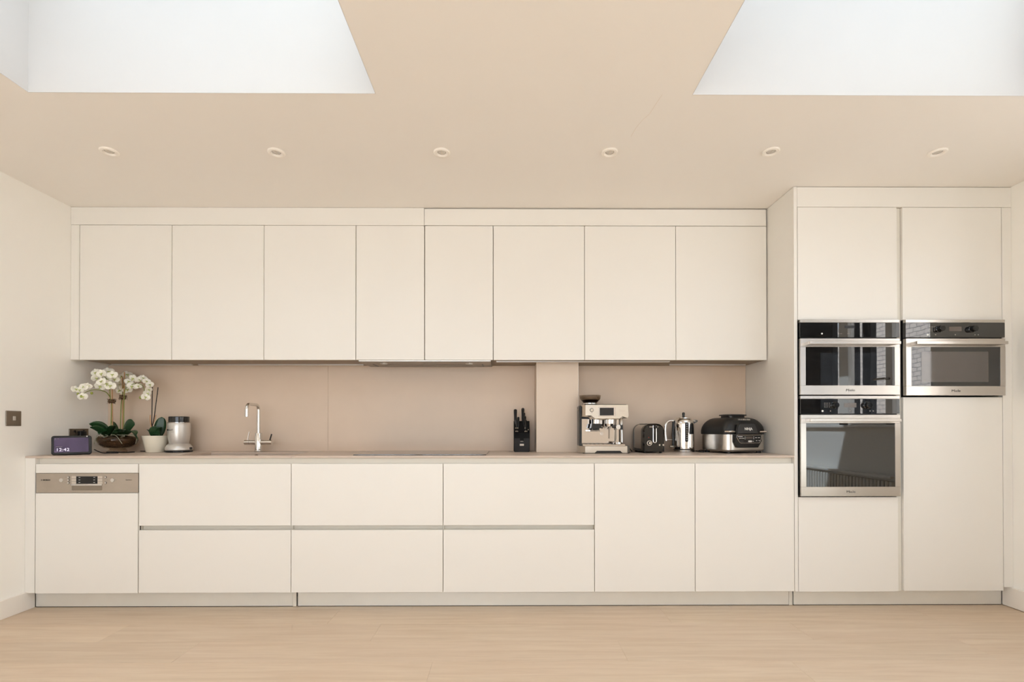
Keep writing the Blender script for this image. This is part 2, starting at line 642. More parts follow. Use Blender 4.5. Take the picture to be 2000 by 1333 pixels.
# ceiling with two skylight openings
cx = [XL - 0.1, SKY[0][0] - 0.0016, SKY[0][1] + 0.0016, SKY[1][0] - 0.0016, SKY[1][1] + 0.0016, XR + 0.1]
cyy = [YF - 0.1, SKY_Y[0] - 0.0016, SKY_Y[1] + 0.0016, YB + 0.1]
ceiling = struct(slab(cx, cyy, lambda i, j: not (j == 1 and i in (1, 3)), ZC, ZC + 0.2).build('ceiling', 'ceiling', smooth=False), 'warm beige plaster ceiling with two skylight openings')
crk = [(0.665, 2.12), (0.655, 2.19), (0.648, 2.25), (0.626, 2.30), (0.612, 2.36), (0.606, 2.43)]
MB().tube([(x, y, ZC + 0.0003) for x, y in crk], 0.0007, 5).build('hairline_crack', 'stone', ceiling)
for k, (a, b) in enumerate(SKY):
    w = struct_root('window_%d' % (k + 1), ((a + b) / 2, sum(SKY_Y) / 2, ZC), 'rooflight in a deep white well above the %s end of the kitchen' % ('sink' if k == 0 else 'oven'))
    ya, yb = SKY_Y
    z0 = ZC - 0.0006
    box('reveal', 'reveal', w, a - 0.0015, b + 0.0015, yb, yb + 0.0015, z0, SKY_TOP, 0)
    box('reveal', 'reveal', w, a - 0.0015, b + 0.0015, ya - 0.0015, ya, z0, SKY_TOP, 0)
    box('reveal', 'reveal', w, a - 0.0015, a, ya, yb, z0, SKY_TOP, 0)
    box('reveal', 'reveal', w, b, b + 0.0015, ya, yb, z0, SKY_TOP, 0)
    fr = MB()
    for q in ((a - 0.05, a + 0.03, ya - 0.05, yb + 0.05), (b - 0.03, b + 0.05, ya - 0.05, yb + 0.05), (a + 0.03, b - 0.03, ya - 0.05, ya + 0.03), (a + 0.03, b - 0.03, yb - 0.03, yb + 0.05)):
        fr.box(*q, SKY_TOP, SKY_TOP + 0.05)
    fr.build('window_frame', 'trim', w)
    box('pane', 'tinted', w, a + 0.03, b - 0.03, ya + 0.03, yb - 0.03, SKY_TOP + 0.02, SKY_TOP + 0.03, 0)

# walls
struct(MB().box(XL - 0.1, XL, YF, YB, -0.12, ZC).build('wall_left', 'wall'), 'cream painted wall at the sink end')
struct(MB().box(XL - 0.1, XR + 0.1, YB, YB + 0.1, -0.12, ZC).build('wall_back', 'wall'), 'cream wall behind the kitchen units')
WY, WZ = (-2.2, 2.32), (1.1, 2.3)     # side window in the right wall
struct(slab([YF, WY[0], WY[1], YB], [-0.12, WZ[0], WZ[1], ZC], lambda i, j: not (i == 1 and j == 1), XR, XR + 0.12, lambda a, b, c: (c, a, b)).build('wall_right', 'wall', smooth=False), 'cream painted wall beside the tall units')
DX, DZ = (-2.75, 0.75), (0.0, 2.44)      # garden doors behind the camera
struct(slab([XL - 0.1, DX[0], DX[1], XR + 0.1], [-0.12, DZ[0], DZ[1], ZC], lambda i, j: not (i == 1 and j == 1), YF - 0.1, YF, lambda a, b, c: (a, c, b)).build('wall_front', 'wall', smooth=False), 'garden end wall with wide glazed doors')
struct(MB().box(XL, XL + 0.015, YF, 2.978, 0.0, 0.108, 0.002).build('baseboard_left', 'trim'), 'white skirting board on the wall at the sink end')
struct(MB().box(XR - 0.018, XR, YF, 2.978, 0.003, 0.122, 0.002).build('baseboard_right', 'trim'), 'white skirting board on the wall beside the tall units')

# side window (right wall)
w = struct_root('window_3', (XR + 0.06, sum(WY) / 2, WZ[0]), 'white framed side window over the radiator')
for a, b in ((WY[0], WY[0] + 0.05), (-1.15, -1.05), (-0.1, 0.0), (1.30, 1.42), (1.86, 1.93), (WY[1] - 0.03, WY[1])):
    box('mullion', 'trim', w, XR + 0.03, XR + 0.09, a, b, WZ[0], WZ[1])
box('window_frame', 'trim', w, XR + 0.03, XR + 0.09, WY[0] + 0.05, WY[1] - 0.03, WZ[0], WZ[0] + 0.045)
box('window_frame', 'trim', w, XR + 0.03, XR + 0.09, WY[0] + 0.05, WY[1] - 0.03, WZ[1] - 0.045, WZ[1])
for a, b in ((WY[0] + 0.05, -1.15), (-1.05, -0.1), (0.0, 1.30), (1.42, 1.86), (1.93, WY[1] - 0.03)):
    box('pane', 'glass', w, XR + 0.055, XR + 0.063, a, b, WZ[0] + 0.045, WZ[1] - 0.045, 0)
MB().tube([(XR + 0.03, 1.90, 1.47), (XR - 0.015, 1.90, 1.47), (XR - 0.02, 1.885, 1.47), (XR - 0.02, 1.80, 1.47)], 0.009, 10).build('window_handle', 'nickel', w)
box('window_sill', 'trim', w, XR - 0.03, XR + 0.03, WY[0] - 0.03, WY[1] + 0.02, WZ[0] - 0.025, WZ[0], 0.004)

# garden doors (behind the camera)
w = struct_root('door_1', (-1.0, YF - 0.05, 0), 'wide glazed garden doors')
n = 3
for k in range(n):
    a, b = DX[0] + (DX[1] - DX[0]) * k / n, DX[0] + (DX[1] - DX[0]) * (k + 1) / n
    fr = MB()
    fr.box(a, a + 0.05, YF - 0.08, YF - 0.03, 0.0, DZ[1]).box(b - 0.05, b, YF - 0.08, YF - 0.03, 0.0, DZ[1])
    fr.box(a + 0.05, b - 0.05, YF - 0.08, YF - 0.03, 0.0, 0.07).box(a + 0.05, b - 0.05, YF - 0.08, YF - 0.03, DZ[1] - 0.06, DZ[1])
    o = fr.build('door_leaf', 'trim', w)
    o2 = MB().box(a + 0.05, b - 0.05, YF - 0.06, YF - 0.052, 0.07, DZ[1] - 0.06).build('pane', 'glass', o)

# outside
tag(MB().box(-14, 14, -16, 14, -0.3, -0.13).build('paved_yard', 'concrete'), 'pale paved yard outside the house', 'paving')['kind'] = 'structure'
struct(MB().box(5.1, 5.3, -3.0, 3.9, -0.13, 2.6).build('wall_yard', 'brick'), 'white painted brick yard wall outside the side window')
for k, (a, b) in enumerate(((-0.1, 0.80), (0.98, 1.12), (1.225, 1.33))):  # posts added outside, unseen, to make dark stripes in the oven reflections
    t = MB().box(XR + 0.30, XR + 0.36, a, b, -0.129, 2.5, 0.004).build('reflection_post', 'post_dark')
    tag(t, ('widest' if k == 0 else 'middle' if k == 1 else 'narrowest') + ' dark post added outside the side window to stripe the oven reflections', 'post', 'added dark posts striping the oven reflections')

# radiator under the side window
rad = thing('radiator', 'white panel radiator under the side window', 'radiator', (XR - 0.08, 1.1, 0.14))
box('panel', 'radiator', rad, XR - 0.035, XR - 0.03, 0.2, 2.05, 0.14, 0.68)
fl = MB()
for k in range(46):
    y = 0.22 + k * 0.04
    fl.box(XR - 0.075, XR - 0.035, y, y + 0.022, 0.15, 0.66, 0.006)
fl.build('flutes', 'radiator', rad)
box('top_grille', 'radiator', rad, XR - 0.085, XR - 0.02, 0.2, 2.05, 0.68, 0.70, 0.003)
for y in (0.4, 1.85):
    box('bracket', 'radiator', rad, XR - 0.03, XR - 0.0005, y, y + 0.04, 0.2, 0.62)

# ================================================================== BASE UNITS
DT = 0.020                         # front thickness
ZB0, ZT = 0.101, 0.8635


def front(name, parent, x0, x1, z0, z1, m='cabinet', y=YL, g=0.0018):
    return MB().box(x0 + g, x1 - g, y, y + DT, z0, z1, 0.0012).build(name, m, parent)


# end filler and top channel
tag(MB().box(XL + 0.001, -2.8005, YL, YL + 0.03, ZB0, 0.8985, 0.001).build('filler_panel', 'cabinet', off=(-2.83, YL, ZB0)),
    'narrow cream filler strip between dishwasher and left wall', 'filler panel')
ch = MB().prism_x([(2.954, 0.855), (2.954, 0.892), (2.950, 0.8975), (2.975, 0.8975), (2.975, 0.845), (2.950, 0.845), (2.950, 0.855)], -2.7995, 1.7025)
tag(ch.build('handle_channel', 'channel', off=(-0.5, 2.96, 0.845)), 'long recessed off-white grip channel under the worktop edge', 'grip channel')
YC = 2.951                         # carcass front

dw = thing('dishwasher', 'built-in dishwasher with worn steel control strip and cream door', 'dishwasher', (-2.4955, YC, 0.1))
XD0, XD1 = -2.798, -2.193
box('body', 'gap', dw, XD0 + 0.003, XD1 - 0.003, 2.98, 3.50, 0.105, 0.843)
front('top_strip', dw, XD0, XD1, 0.8105, ZT)
front('door', dw, XD0, XD1, 0.0985, 0.6915)
PX0, PX1, PZ0, PZ1 = XD0 + 0.002, XD1 - 0.002, 0.6935, 0.8085
panel = MB().box(PX0, PX1, YL + 0.002, YL + 0.022, PZ0, PZ1, 0.001).build('control_panel', 'steel_dull', dw)


def dpx(u, v):          # control strip: position across and down its face
    return PX0 + (u - 245) / 1590 * (PX1 - PX0), PZ1 - (v - 370) / 298 * (PZ1 - PZ0)


YP = YL + 0.002
xa, zb = dpx(800, 535)
xb, zt = dpx(1280, 412)
box('button_plate', 'beige_plastic', panel, xa, xb, YP - 0.0012, YP, zb, zt, 0)
xa2, z2 = dpx(875, 530)
xb2, z3 = dpx(1205, 415)
disp = box('display', 'black', panel, xa2, xb2, YP - 0.002, YP, z2, z3, 0)
for u, s in ((895, 'ECO'), (1125, 'A')):
    for v in (433, 471, 510):
        x, z = dpx(u + 25, v)
        MB().box(x - 0.003, x + 0.007, YP - 0.0024, YP - 0.002, z - 0.0011, z + 0.0011).build('display_mark', 'white_print', disp)
for v in (452, 494):
    x, z = dpx(800, v)
    MB().box(xa, xa2 - 0.001, YP - 0.0015, YP - 0.0012, z - 0.0006, z + 0.0006).build('dividing_line', 'black_print', panel)
    MB().box(xb2 + 0.001, xb, YP - 0.0015, YP - 0.0012, z - 0.0006, z + 0.0006).build('dividing_line', 'black_print', panel)
x0, z0 = dpx(800, 557)
x1, z1 = dpx(1282, 535)
box('grip_lip', 'chrome', panel, x0, x1, YP - 0.006, YP, z0, z1, 0.001)
xg0, zg0 = dpx(803, 632)
xg1, zg1 = dpx(1278, 557)
grip = MB()
grip.loft([rrect_xz((xg0 + xg1) / 2, (zg0 + zg1) / 2, xg1 - xg0, zg1 - zg0, 0.006, YP - 0.0008), rrect_xz((xg0 + xg1) / 2, (zg0 + zg1) / 2 + 0.003, xg1 - xg0 - 0.02, zg1 - zg0 - 0.008, 0.005, YP - 0.0003)])
grip.build('grip_recess', 'nickel', panel)
for u, v, r in ((640, 475, 0.0115), (1437, 475, 0.0115)):
    x, z = dpx(u, v)
    MB().cyl((x, YP, z), (x, YP - 0.004, z), r, r * 0.92, 24).build('button', 'silver', panel)
for u, v in ((749, 430), (749, 473), (749, 516), (1328, 430), (1328, 516)):
    x, z = dpx(u, v)
    MB().cyl((x, YP, z), (x, YP - 0.0015, z), 0.0068, 0.0068, 20).build('button_ring', 'black', panel)
    MB().cyl((x, YP, z), (x, YP - 0.003, z), 0.0054, 0.0050, 20).build('button', 'silver', panel)
x, z = dpx(410, 473)
text('BOSCH', 0.0125, 'black_print', panel, (x, YP - 0.0004, z), bold=0.0003)
x, z = dpx(333, 473)
em = MB()
for k in range(24):
    a0, a1 = 2 * math.pi * k / 24, 2 * math.pi * (k + 1) / 24
    em.add([(x + rr * math.cos(t), YP - 0.0004, z + rr * math.sin(t)) for rr, t in ((0.0048, a0), (0.0048, a1), (0.0040, a1), (0.0040, a0))], [(0, 1, 2, 3)])
em.box(x - 0.0025, x + 0.0025, YP - 0.0005, YP - 0.0001, z - 0.0006, z + 0.0006)
em.box(x - 0.0028, x - 0.0020, YP - 0.0005, YP - 0.0001, z - 0.0026, z + 0.0026).box(x + 0.0020, x + 0.0028, YP - 0.0005, YP - 0.0001, z - 0.0026, z + 0.0026)
em.build('emblem', 'black_print', panel)
x, z = dpx(1690, 472)
text('SuperSilence', 0.0062, 'black_print', panel, (x, YP - 0.0004, z), sx=1.15)
for u, v, w_ in ((565, 473, 8), (708, 428, 22), (712, 471, 18), (704, 516, 26), (1355, 470, 22), (1490, 475, 14), (1432, 518, 24)):
    x, z = dpx(u, v)
    MB().box(x - w_ * 0.00018, x + w_ * 0.00018, YP - 0.0004, YP, z - 0.0009, z + 0.0009).build('printed_mark', 'grey_print', panel)

# three wide drawer units
XS = -2.1904
LBL = ['wide two-drawer cream base unit beside the dishwasher, under the sink', 'wide two-drawer cream base unit under the left part of the hob', 'wide two-drawer cream base unit below the knife block']
for k in range(3):
    a, b = XS + 0.9 * k, XS + 0.9 * (k + 1)
    t = thing('drawer_unit', LBL[k], 'drawer unit', ((a + b) / 2, YC, 0.1), group='handleless drawer units')
    y_back = 3.50
    bd = MB()
    bd.box(a + 0.001, a + 0.019, 2.9855, y_back, 0.1, 0.843).box(b - 0.019, b - 0.001, 2.9855, y_back, 0.1, 0.843)
    bd.box(a + 0.019, b - 0.019, 2.9855, y_back, 0.1, 0.118).box(a + 0.019, b - 0.019, y_back - 0.01, y_back, 0.118, 0.70)
    bd.build('carcass', 'carcass', t)
    front('drawer_front', t, a, b, 0.498, ZT)
    front('drawer_front', t, a, b, ZB0, 0.4705)
    MB().prism_x([(2.964, 0.462), (2.964, 0.505), (2.949, 0.512), (2.985, 0.512), (2.985, 0.455), (2.949, 0.455)], a + 0.003, b - 0.001).build('grip_channel', 'channel', t)
    box('channel_end', 'channel', t, a + 0.0002, a + 0.0029, 2.9475, 2.985, 0.455, 0.512, 0)

LBL = ['cream single-door base cabinet below the coffee machine and toaster', 'cream single-door base cabinet below the grill, beside the oven housing']
for k in range(2):
    a, b = 0.5096 + 0.6 * k, (1.1096, 1.7035)[k]
    t = thing('base_cabinet', LBL[k], 'cabinet', ((a + b) / 2, YC, 0.1), group='handleless base cabinets')
    bd = MB()
    bd.box(a + 0.001, a + 0.019, YC, 3.50, 0.1, 0.843).box(b - 0.019, b - 0.001, YC, 3.50, 0.1, 0.843)
    bd.box(a + 0.019, b - 0.019, YC, 3.50, 0.1, 0.118).box(a + 0.019, b - 0.019, 3.49, 3.50, 0.118, 0.843)
    bd.build('carcass', 'carcass', t)
    front('door', t, a, b, ZB0, ZT)

# plinths
for k, (a, b, lab) in enumerate(((-2.842, -1.303, 'left plinth board under the dishwasher and sink unit'), (-1.272, 1.697, 'long middle plinth board under the hob and base cabinets'), (1.727, 2.995, 'right plinth board under the oven housing'))):
    t = thing('plinth', lab, 'plinth', ((a + b) / 2, 2.98, 0), group='grey plinth boards')
    box('board', 'plinth', t, a, b, 2.98, 2.996, 0.002, 0.0995, 0.001)
    if k < 2:
        box('end_strip', 'channel', t, b + 0.001, b + 0.022, 2.978, 2.996, 0.0015, 0.0995, 0.001)
    box('bottom_seal', 'gap', t, a, b, 2.9795, 2.99, 0.0, 0.0035, 0)

# worktop: two slabs, sink cut-out in the left one
SX0, SX1, SY0, SY1 = -2.015, -1.345, 2.985, 3.345
wt = thing('worktop', 'thin taupe composite worktop running along the base units', 'worktop', (-0.58, YL, ZW - 0.012))
slab([XL + 0.001, SX0, SX1, -1.2895], [YL, SY0, SY1, 3.524], lambda i, j: not (i == 1 and j == 1), ZW - 0.012, ZW).build('slab', 'worktop', wt, smooth=False)
box('slab', 'worktop', wt, -1.2885, 1.7025, YL, 3.524, ZW - 0.012, ZW, 0.0008)
sk = MB()
oz = ZW - 0.001
lo = [rrect((SX0 + SX1) / 2, (SY0 + SY1) / 2, SX1 - SX0, SY1 - SY0, 0.006, oz), rrect((SX0 + SX1) / 2, (SY0 + SY1) / 2, SX1 - SX0 - 0.012, SY1 - SY0 - 0.012, 0.02, oz - 0.15),
      rrect((SX0 + SX1) / 2, (SY0 + SY1) / 2, SX1 - SX0 - 0.06, SY1 - SY0 - 0.06, 0.03, oz - 0.17)]
lo2 = [[(p[0] + (0.004 if p[0] > (SX0 + SX1) / 2 else -0.004), p[1] + (0.004 if p[1] > (SY0 + SY1) / 2 else -0.004), p[2] - (0.006 if k == 2 else 0)) for p in l] for k, l in enumerate(lo)]
lo2[0] = [(p[0], p[1], oz - 0.0125) for p in lo2[0]]
st = thing('sink', 'taupe integrated sink bowl set into the worktop', 'sink', ((SX0 + SX1) / 2, (SY0 + SY1) / 2, oz - 0.176))
sk.loft([lo[2], lo[1], [(p[0], p[1], oz - 0.0125) for p in lo[0]], lo2[0], lo2[1], lo2[2]], True, True)
sk.build('bowl', 'worktop', st)
MB().lathe([(0.002, 0), (0.042, 0.001), (0.045, 0.003), (0.03, 0.004), (0.0, 0.0035)], ((SX0 + SX1) / 2, (SY0 + SY1) / 2, oz - 0.17)).build('drain', 'chrome', st)
MB().cyl((-1.707, SY1 - 0.0015, ZW - 0.026), (-1.707, SY1 - 0.008, ZW - 0.026), 0.014, 0.012, 24).build('overflow_cap', 'chrome', st)

# hob
t = thing('induction_hob', 'black glass induction hob lying on the worktop', 'hob', (-0.537, 3.2, ZW))
box('glass_plate', 'hob', t, -0.938, -0.137, 2.972, 3.475, ZW, ZW + 0.006, 0.0012)
box('seal', 'black', t, -0.930, -0.145, 2.98, 3.467, ZW - 0.0002, ZW + 0.001, 0)
# splashback panels and boxed pier
YS = 3.525
t = thing('splashback', 'taupe composite splashback between worktop and wall cabinets', 'splashback', (-0.58, YS, ZW))
for a, b in ((XL + 0.001, -1.2925), (-1.2915, 0.186), (0.472, 1.7025)):
    MB().box(a, b, YS, YB - 0.001, ZW - 0.01, 1.5225, 0.0006).build('panel', 'stone', t)
t = thing('boxed_pier', 'beige boxed-in pier between knife block and coffee machine', 'pier', (0.329, 3.33, ZW))
box('casing', 'pier', t, 0.187, 0.471, 3.335, 3.5245, ZW + 0.0002, 1.5218, 0.001)
box('corner_bead', 'trim', t, 0.4712, 0.4732, 3.336, 3.5245, ZW + 0.0002, 1.5218, 0)

# ================================================================== WALL UNITS
ZU0, ZU1 = 1.5225, 2.4045
offs = [0, .6, 1.2, 1.8, 2.25, 2.7, 3.3, 3.9, 4.5]
XU = -2.8018
ULBL = ['cream wall cabinet at the left end, above the orchids', 'cream wall cabinet above the blender, second from left', 'cream wall cabinet above the tap, third from left',
        'narrower cream wall cabinet over the left half of the extractor', 'narrower cream wall cabinet over the right half of the extractor',
        'cream wall cabinet above the knife block', 'cream wall cabinet above the coffee machine', 'cream wall cabinet at the right end, above the kettle and grill']
for k in range(8):
    a, b = XU + offs[k], XU + offs[k + 1]
    t = thing('wall_cabinet', ULBL[k], 'cabinet', ((a + b) / 2, YB, ZU0), group='handleless wall cabinets')
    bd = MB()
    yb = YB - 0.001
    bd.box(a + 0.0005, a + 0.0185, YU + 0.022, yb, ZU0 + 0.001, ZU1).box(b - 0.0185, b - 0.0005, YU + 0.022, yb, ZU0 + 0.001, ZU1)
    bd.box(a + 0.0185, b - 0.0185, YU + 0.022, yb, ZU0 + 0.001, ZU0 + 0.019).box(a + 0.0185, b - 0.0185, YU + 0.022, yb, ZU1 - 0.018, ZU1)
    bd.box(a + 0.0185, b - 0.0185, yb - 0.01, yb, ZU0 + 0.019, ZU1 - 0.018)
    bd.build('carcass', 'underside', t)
    g = 0.0026 if k in (3, 4) else 0.0016
    front('door', t, a, b, ZU0 - 0.0005, ZU1 - 0.001, y=YU, g=g)
tag(MB().box(XL + 0.001, XU - 0.002, YU, YU + 0.05, ZU0, ZU1 - 0.0005, 0.001).build('filler_panel', 'cabinet', off=(-2.83, YU, ZU0)), 'narrow cream filler strip between wall cabinets and left wall', 'filler panel')
tag(MB().box(XL + 0.001, -0.5545, YU - 0.002, YU + 0.02, ZU1 + 0.001, 2.5205, 0.001).build('cornice_board', 'cabinet', off=(-1.7, YU, ZU1)), 'left cream cornice board filling above the wall cabinets', 'cornice board', 'cornice boards')
tag(MB().box(-0.5525, 1.695, YU - 0.002, YU + 0.02, ZU1 + 0.002, 2.5145, 0.001).build('cornice_board', 'cabinet', off=(0.57, YU, ZU1)), 'cream cornice board above the wall cabinets, right piece with a dark gap', 'cornice board', 'cornice boards')

# extractor under the two narrow cabinets
t = thing('extractor_hood', 'slim built-in steel extractor under the narrow wall cabinets', 'extractor', (-0.55, 3.38, 1.51))
hx0, hx1 = -0.985, -0.118
box('body_plate', 'nickel', t, hx0, hx1, YU + 0.016, 3.515, 1.5115, 1.5215, 0.001)
box('front_lip', 'silver', t, hx0, hx1, YU + 0.008, YU + 0.0155, 1.513, 1.5215, 0.0008)
box('filter', 'nickel', t, hx0 + 0.13, hx1 - 0.13, 3.39, 3.505, 1.5092, 1.5112, 0.0006)
for x in (hx0 + 0.145, hx1 - 0.145):
    l = MB().lathe([(0.03, 0), (0.03, -0.002), (0.024, -0.002), (0.024, 0)], (x, 3.33, 1.5114), 28).build('spot_lamp', 'chrome', t)
    MB().lathe([(0.0235, 0), (0.0235, -0.0012), (0.0, -0.0012)], (x, 3.33, 1.5114), 28).build('lens', 'lens', l)
for k in range(4):
    MB().cyl((-0.565 + k * 0.022, 3.31, 1.5114), (-0.565 + k * 0.022, 3.31, 1.5088), 0.0045, n=16).build('button', 'chrome', t)
for x0, x1 in ((hx0 + 0.055, hx0 + 0.067), (hx1 - 0.067, hx1 - 0.055)):
    box('vent_slot', 'black', t, x0, x1, 3.36, 3.49, 1.5105, 1.5116, 0)

# light strips under the wall cabinets
for x0, x1, y, lab in ((-2.77, -2.213, 3.452, 'short under-cabinet light strip above the orchids'), (-2.168, -1.015, 3.452, 'long under-cabinet light strip above the tap'),
                       (-0.083, 1.075, 3.284, 'long under-cabinet light strip above knife block and coffee machine'), (1.125, 1.66, 3.442, 'under-cabinet light strip above kettle and grill')):
    t = thing('light_strip', lab, 'light strip', ((x0 + x1) / 2, y, 1.52), group='under-cabinet light strips')
    box('profile', 'silver', t, x0, x1, y - 0.01, y + 0.01, 1.5155, 1.5228, 0.0005)
    box('diffuser', 'led', t, x0 + 0.004, x1 - 0.004, y - 0.007, y + 0.007, 1.5142, 1.5154, 0)

# ================================================================== TALL UNITS
tag(MB().box(1.7045, 1.7245, YL - 0.001, YB - 0.001, 0.1, 2.5205, 0.001).build('side_panel', 'cabinet', off=(1.7145, 3.2, 0.1)), 'tall cream end panel between worktop and ovens', 'end panel')
for a, b, z0, z1, z2, z3, lab in ((1.7265, 2.327, 0.0985, 0.6625, 1.7225, 2.398, 'tall cream oven housing holding two stacked ovens'), (2.357, 2.957, 0.102, 1.2595, 1.7225, 2.398, 'tall cream housing with microwave and long lower door')):
    t = thing('tall_housing', lab, 'tall cabinet', ((a + b) / 2, YC, 0.1), group='tall appliance housings')
    bd = MB()
    yb = YB - 0.001
    bd.box(a, a + 0.004, YC, yb, 0.1, 2.398).box(b - 0.004, b, YC, yb, 0.1, 2.398)
    bd.box(a + 0.004, b - 0.004, yb - 0.006, yb, 0.1, 2.398)
    bd.box(a + 0.004, b - 0.004, YC, yb - 0.006, 0.1, 0.116).box(a + 0.004, b - 0.004, YC, yb - 0.006, 2.382, 2.398)
    bd.box(a + 0.004, b - 0.004, YC, yb - 0.006, z1 - 0.016, z1 - 0.004).box(a + 0.004, b - 0.004, YC, yb - 0.006, 1.7245, 1.736)
    bd.build('carcass', 'carcass', t)
    front('lower_door', t, a, b, z0, z1)
    front('upper_door', t, a, b, z2, z3)
ch = MB().prism_y([(2.3275, 0.1), (2.3275, 2.398), (2.3565, 2.398), (2.3565, 0.1)], 2.943, 3.0)
tag(ch.build('vertical_channel', 'channel', off=(2.342, 2.97, 0.1)), 'vertical recessed grip channel between the tall housings', 'grip channel')
tag(MB().box(2.9585, XR - 0.0005, YL, YL + 0.04, 0.1225, 2.3985, 0.001).build('filler_panel', 'cabinet', off=(2.987, YL, 0.12)), 'narrow cream filler strip between microwave housing and right wall', 'filler panel')
tag(MB().box(1.7255, XR - 0.0005, YL - 0.001, YL + 0.02, 2.400, 2.5185, 0.001).build('cornice_board', 'cabinet', off=(2.37, YL, 2.4)), 'cream cornice board above the ovens and microwave', 'cornice board', 'cornice boards')


def oven(name, label, x0, x1, z0, z1, kind):
    """Built-in appliance front: steel top strip, black glass control panel, steel door with glass window and bar handle."""
    t = thing(name, label, 'microwave' if kind == 'microwave' else 'oven', ((x0 + x1) / 2, 2.95, z0))
    yf = 2.906
    box('body', 'black', t, x0 + 0.004, x1 - 0.004, 2.93, 3.42, z0 + 0.004, z1 - 0.002, 0)
    box('top_trim', 'steel', t, x0, x1, yf + 0.002, 2.93, z1 - 0.018, z1, 0.001)
    zp1, zp0 = z1 - 0.0185, z1 - 0.106
    pn = box('control_panel', 'black_glass', t, x0, x1, yf + 0.003, 2.93, zp0, zp1, 0.0006)
    yp = yf + 0.003
    zm = (zp0 + zp1) / 2 + 0.006
    xc = (x0 + x1) / 2
    if kind == 'compact':
        box('display', 'lcd_dark', pn, xc - 0.03, xc + 0.028, yp - 0.0006, yp, zm + 0.004, zm + 0.020, 0)
        x = x0 + 0.13
        MB().cyl((x, yp, zm - 0.028), (x, yp - 0.0012, zm - 0.028), 0.005, n=20).build('touch_key', 'white_print', pn)
        for dx in (0.0, 0.008, 0.052):
            MB().box(xc - 0.066 + dx, xc - 0.062 + dx + (0.008 if dx else 0), yp - 0.0004, yp, zm - 0.030, zm - 0.027).build('printed_mark', 'grey_print', pn)
    else:
        box('display', 'lcd', pn, xc - 0.037, xc + 0.037, yp - 0.0006, yp, zm - 0.013, zm + 0.014, 0)
        for s in (-1, 1):
            x = xc + s * 0.098
            kb = MB().lathe([(0.021, 0), (0.021, 0.004), (0.018, 0.006), (0.0175, 0.026), (0.015, 0.029), (0.0, 0.029)], (0, 0, 0), 30)
            kb.v = [(x + p[0], yp - p[2], zm + p[1]) for p in kb.v]
            kb.build('knob', 'black_gloss', pn)
        for dx in (-0.155, -0.142, -0.128, -0.075):
            for q in range(4 if dx < -0.076 else 1):
                MB().box(xc + dx, xc + dx + 0.008, yp - 0.0004, yp, zm - 0.012 + q * 0.008, zm - 0.010 + q * 0.008).build('printed_mark', 'grey_print', pn)
        for dx in (-0.165, -0.118, 0.0, 0.118, 0.137):
            MB().cyl((xc + dx, yp, zm - 0.034), (xc + dx, yp - 0.0004, zm - 0.034), 0.0035 if dx > -0.16 else 0.006, n=14).build('touch_key', 'white_print' if dx < -0.16 else 'grey_print', pn)
    box('vent_gap', 'black', t, x0 + 0.01, x1 - 0.01, yf + 0.012, 2.93, zp0 - 0.0065, zp0 - 0.0005, 0)
    # door: steel frame around a glass window
    dz1 = zp0 - 0.007
    fl_, fb, ft = 0.031, 0.060, 0.050
    dr = MB()
    dr.box(x0, x1, yf, 2.93, z0 + 0.004, z0 + fb, 0.0012).box(x0, x1, yf, 2.93, dz1 - ft, dz1, 0.0012)
    dr.box(x0, x0 + fl_, yf, 2.93, z0 + fb, dz1 - ft, 0).box(x1 - fl_, x1, yf, 2.93, z0 + fb, dz1 - ft, 0)
    d = dr.build('door', 'steel', t)
    box('window_glass', 'black_glass', d, x0 + fl_, x1 - fl_, yf + 0.0015, 2.93, z0 + fb, dz1 - ft, 0)
    if kind == 'microwave':
        box('window_mesh', 'grey_glass', d, xc - 0.205, xc + 0.195, yf + 0.0008, yf + 0.0014, z0 + fb + 0.024, dz1 - ft - 0.028, 0)
    zh = dz1 - 0.032
    hd = MB()
    hd.box(x0 + 0.028, x1 - 0.028, yf - 0.046, yf - 0.034, zh - 0.009, zh + 0.009, 0.0015)
    h = hd.build('handle', 'steel', d)
    for xa in (x0 + 0.028, x1 - 0.042):
        box('handle_post', 'steel', t, xa, xa + 0.014, yf - 0.0338, yf - 0.0002, zh - 0.008, zh + 0.008, 0.001)
    text('Miele', 0.020, 'black_print', d, (xc, yf - 0.0003, z0 + 0.031), sx=1.25)
    return t


oven('compact_oven', 'compact steel and black glass oven above the larger oven', 1.7305, 2.3235, 1.2685, 1.7205, 'compact')
oven('oven', 'large steel oven with two knobs below the compact oven', 1.7315, 2.3235, 0.666, 1.2665, 'oven')
oven('microwave_oven', 'steel built-in microwave with grey mesh window beside right wall', 2.3605, 2.9545, 1.2645, 1.7205, 'microwave')

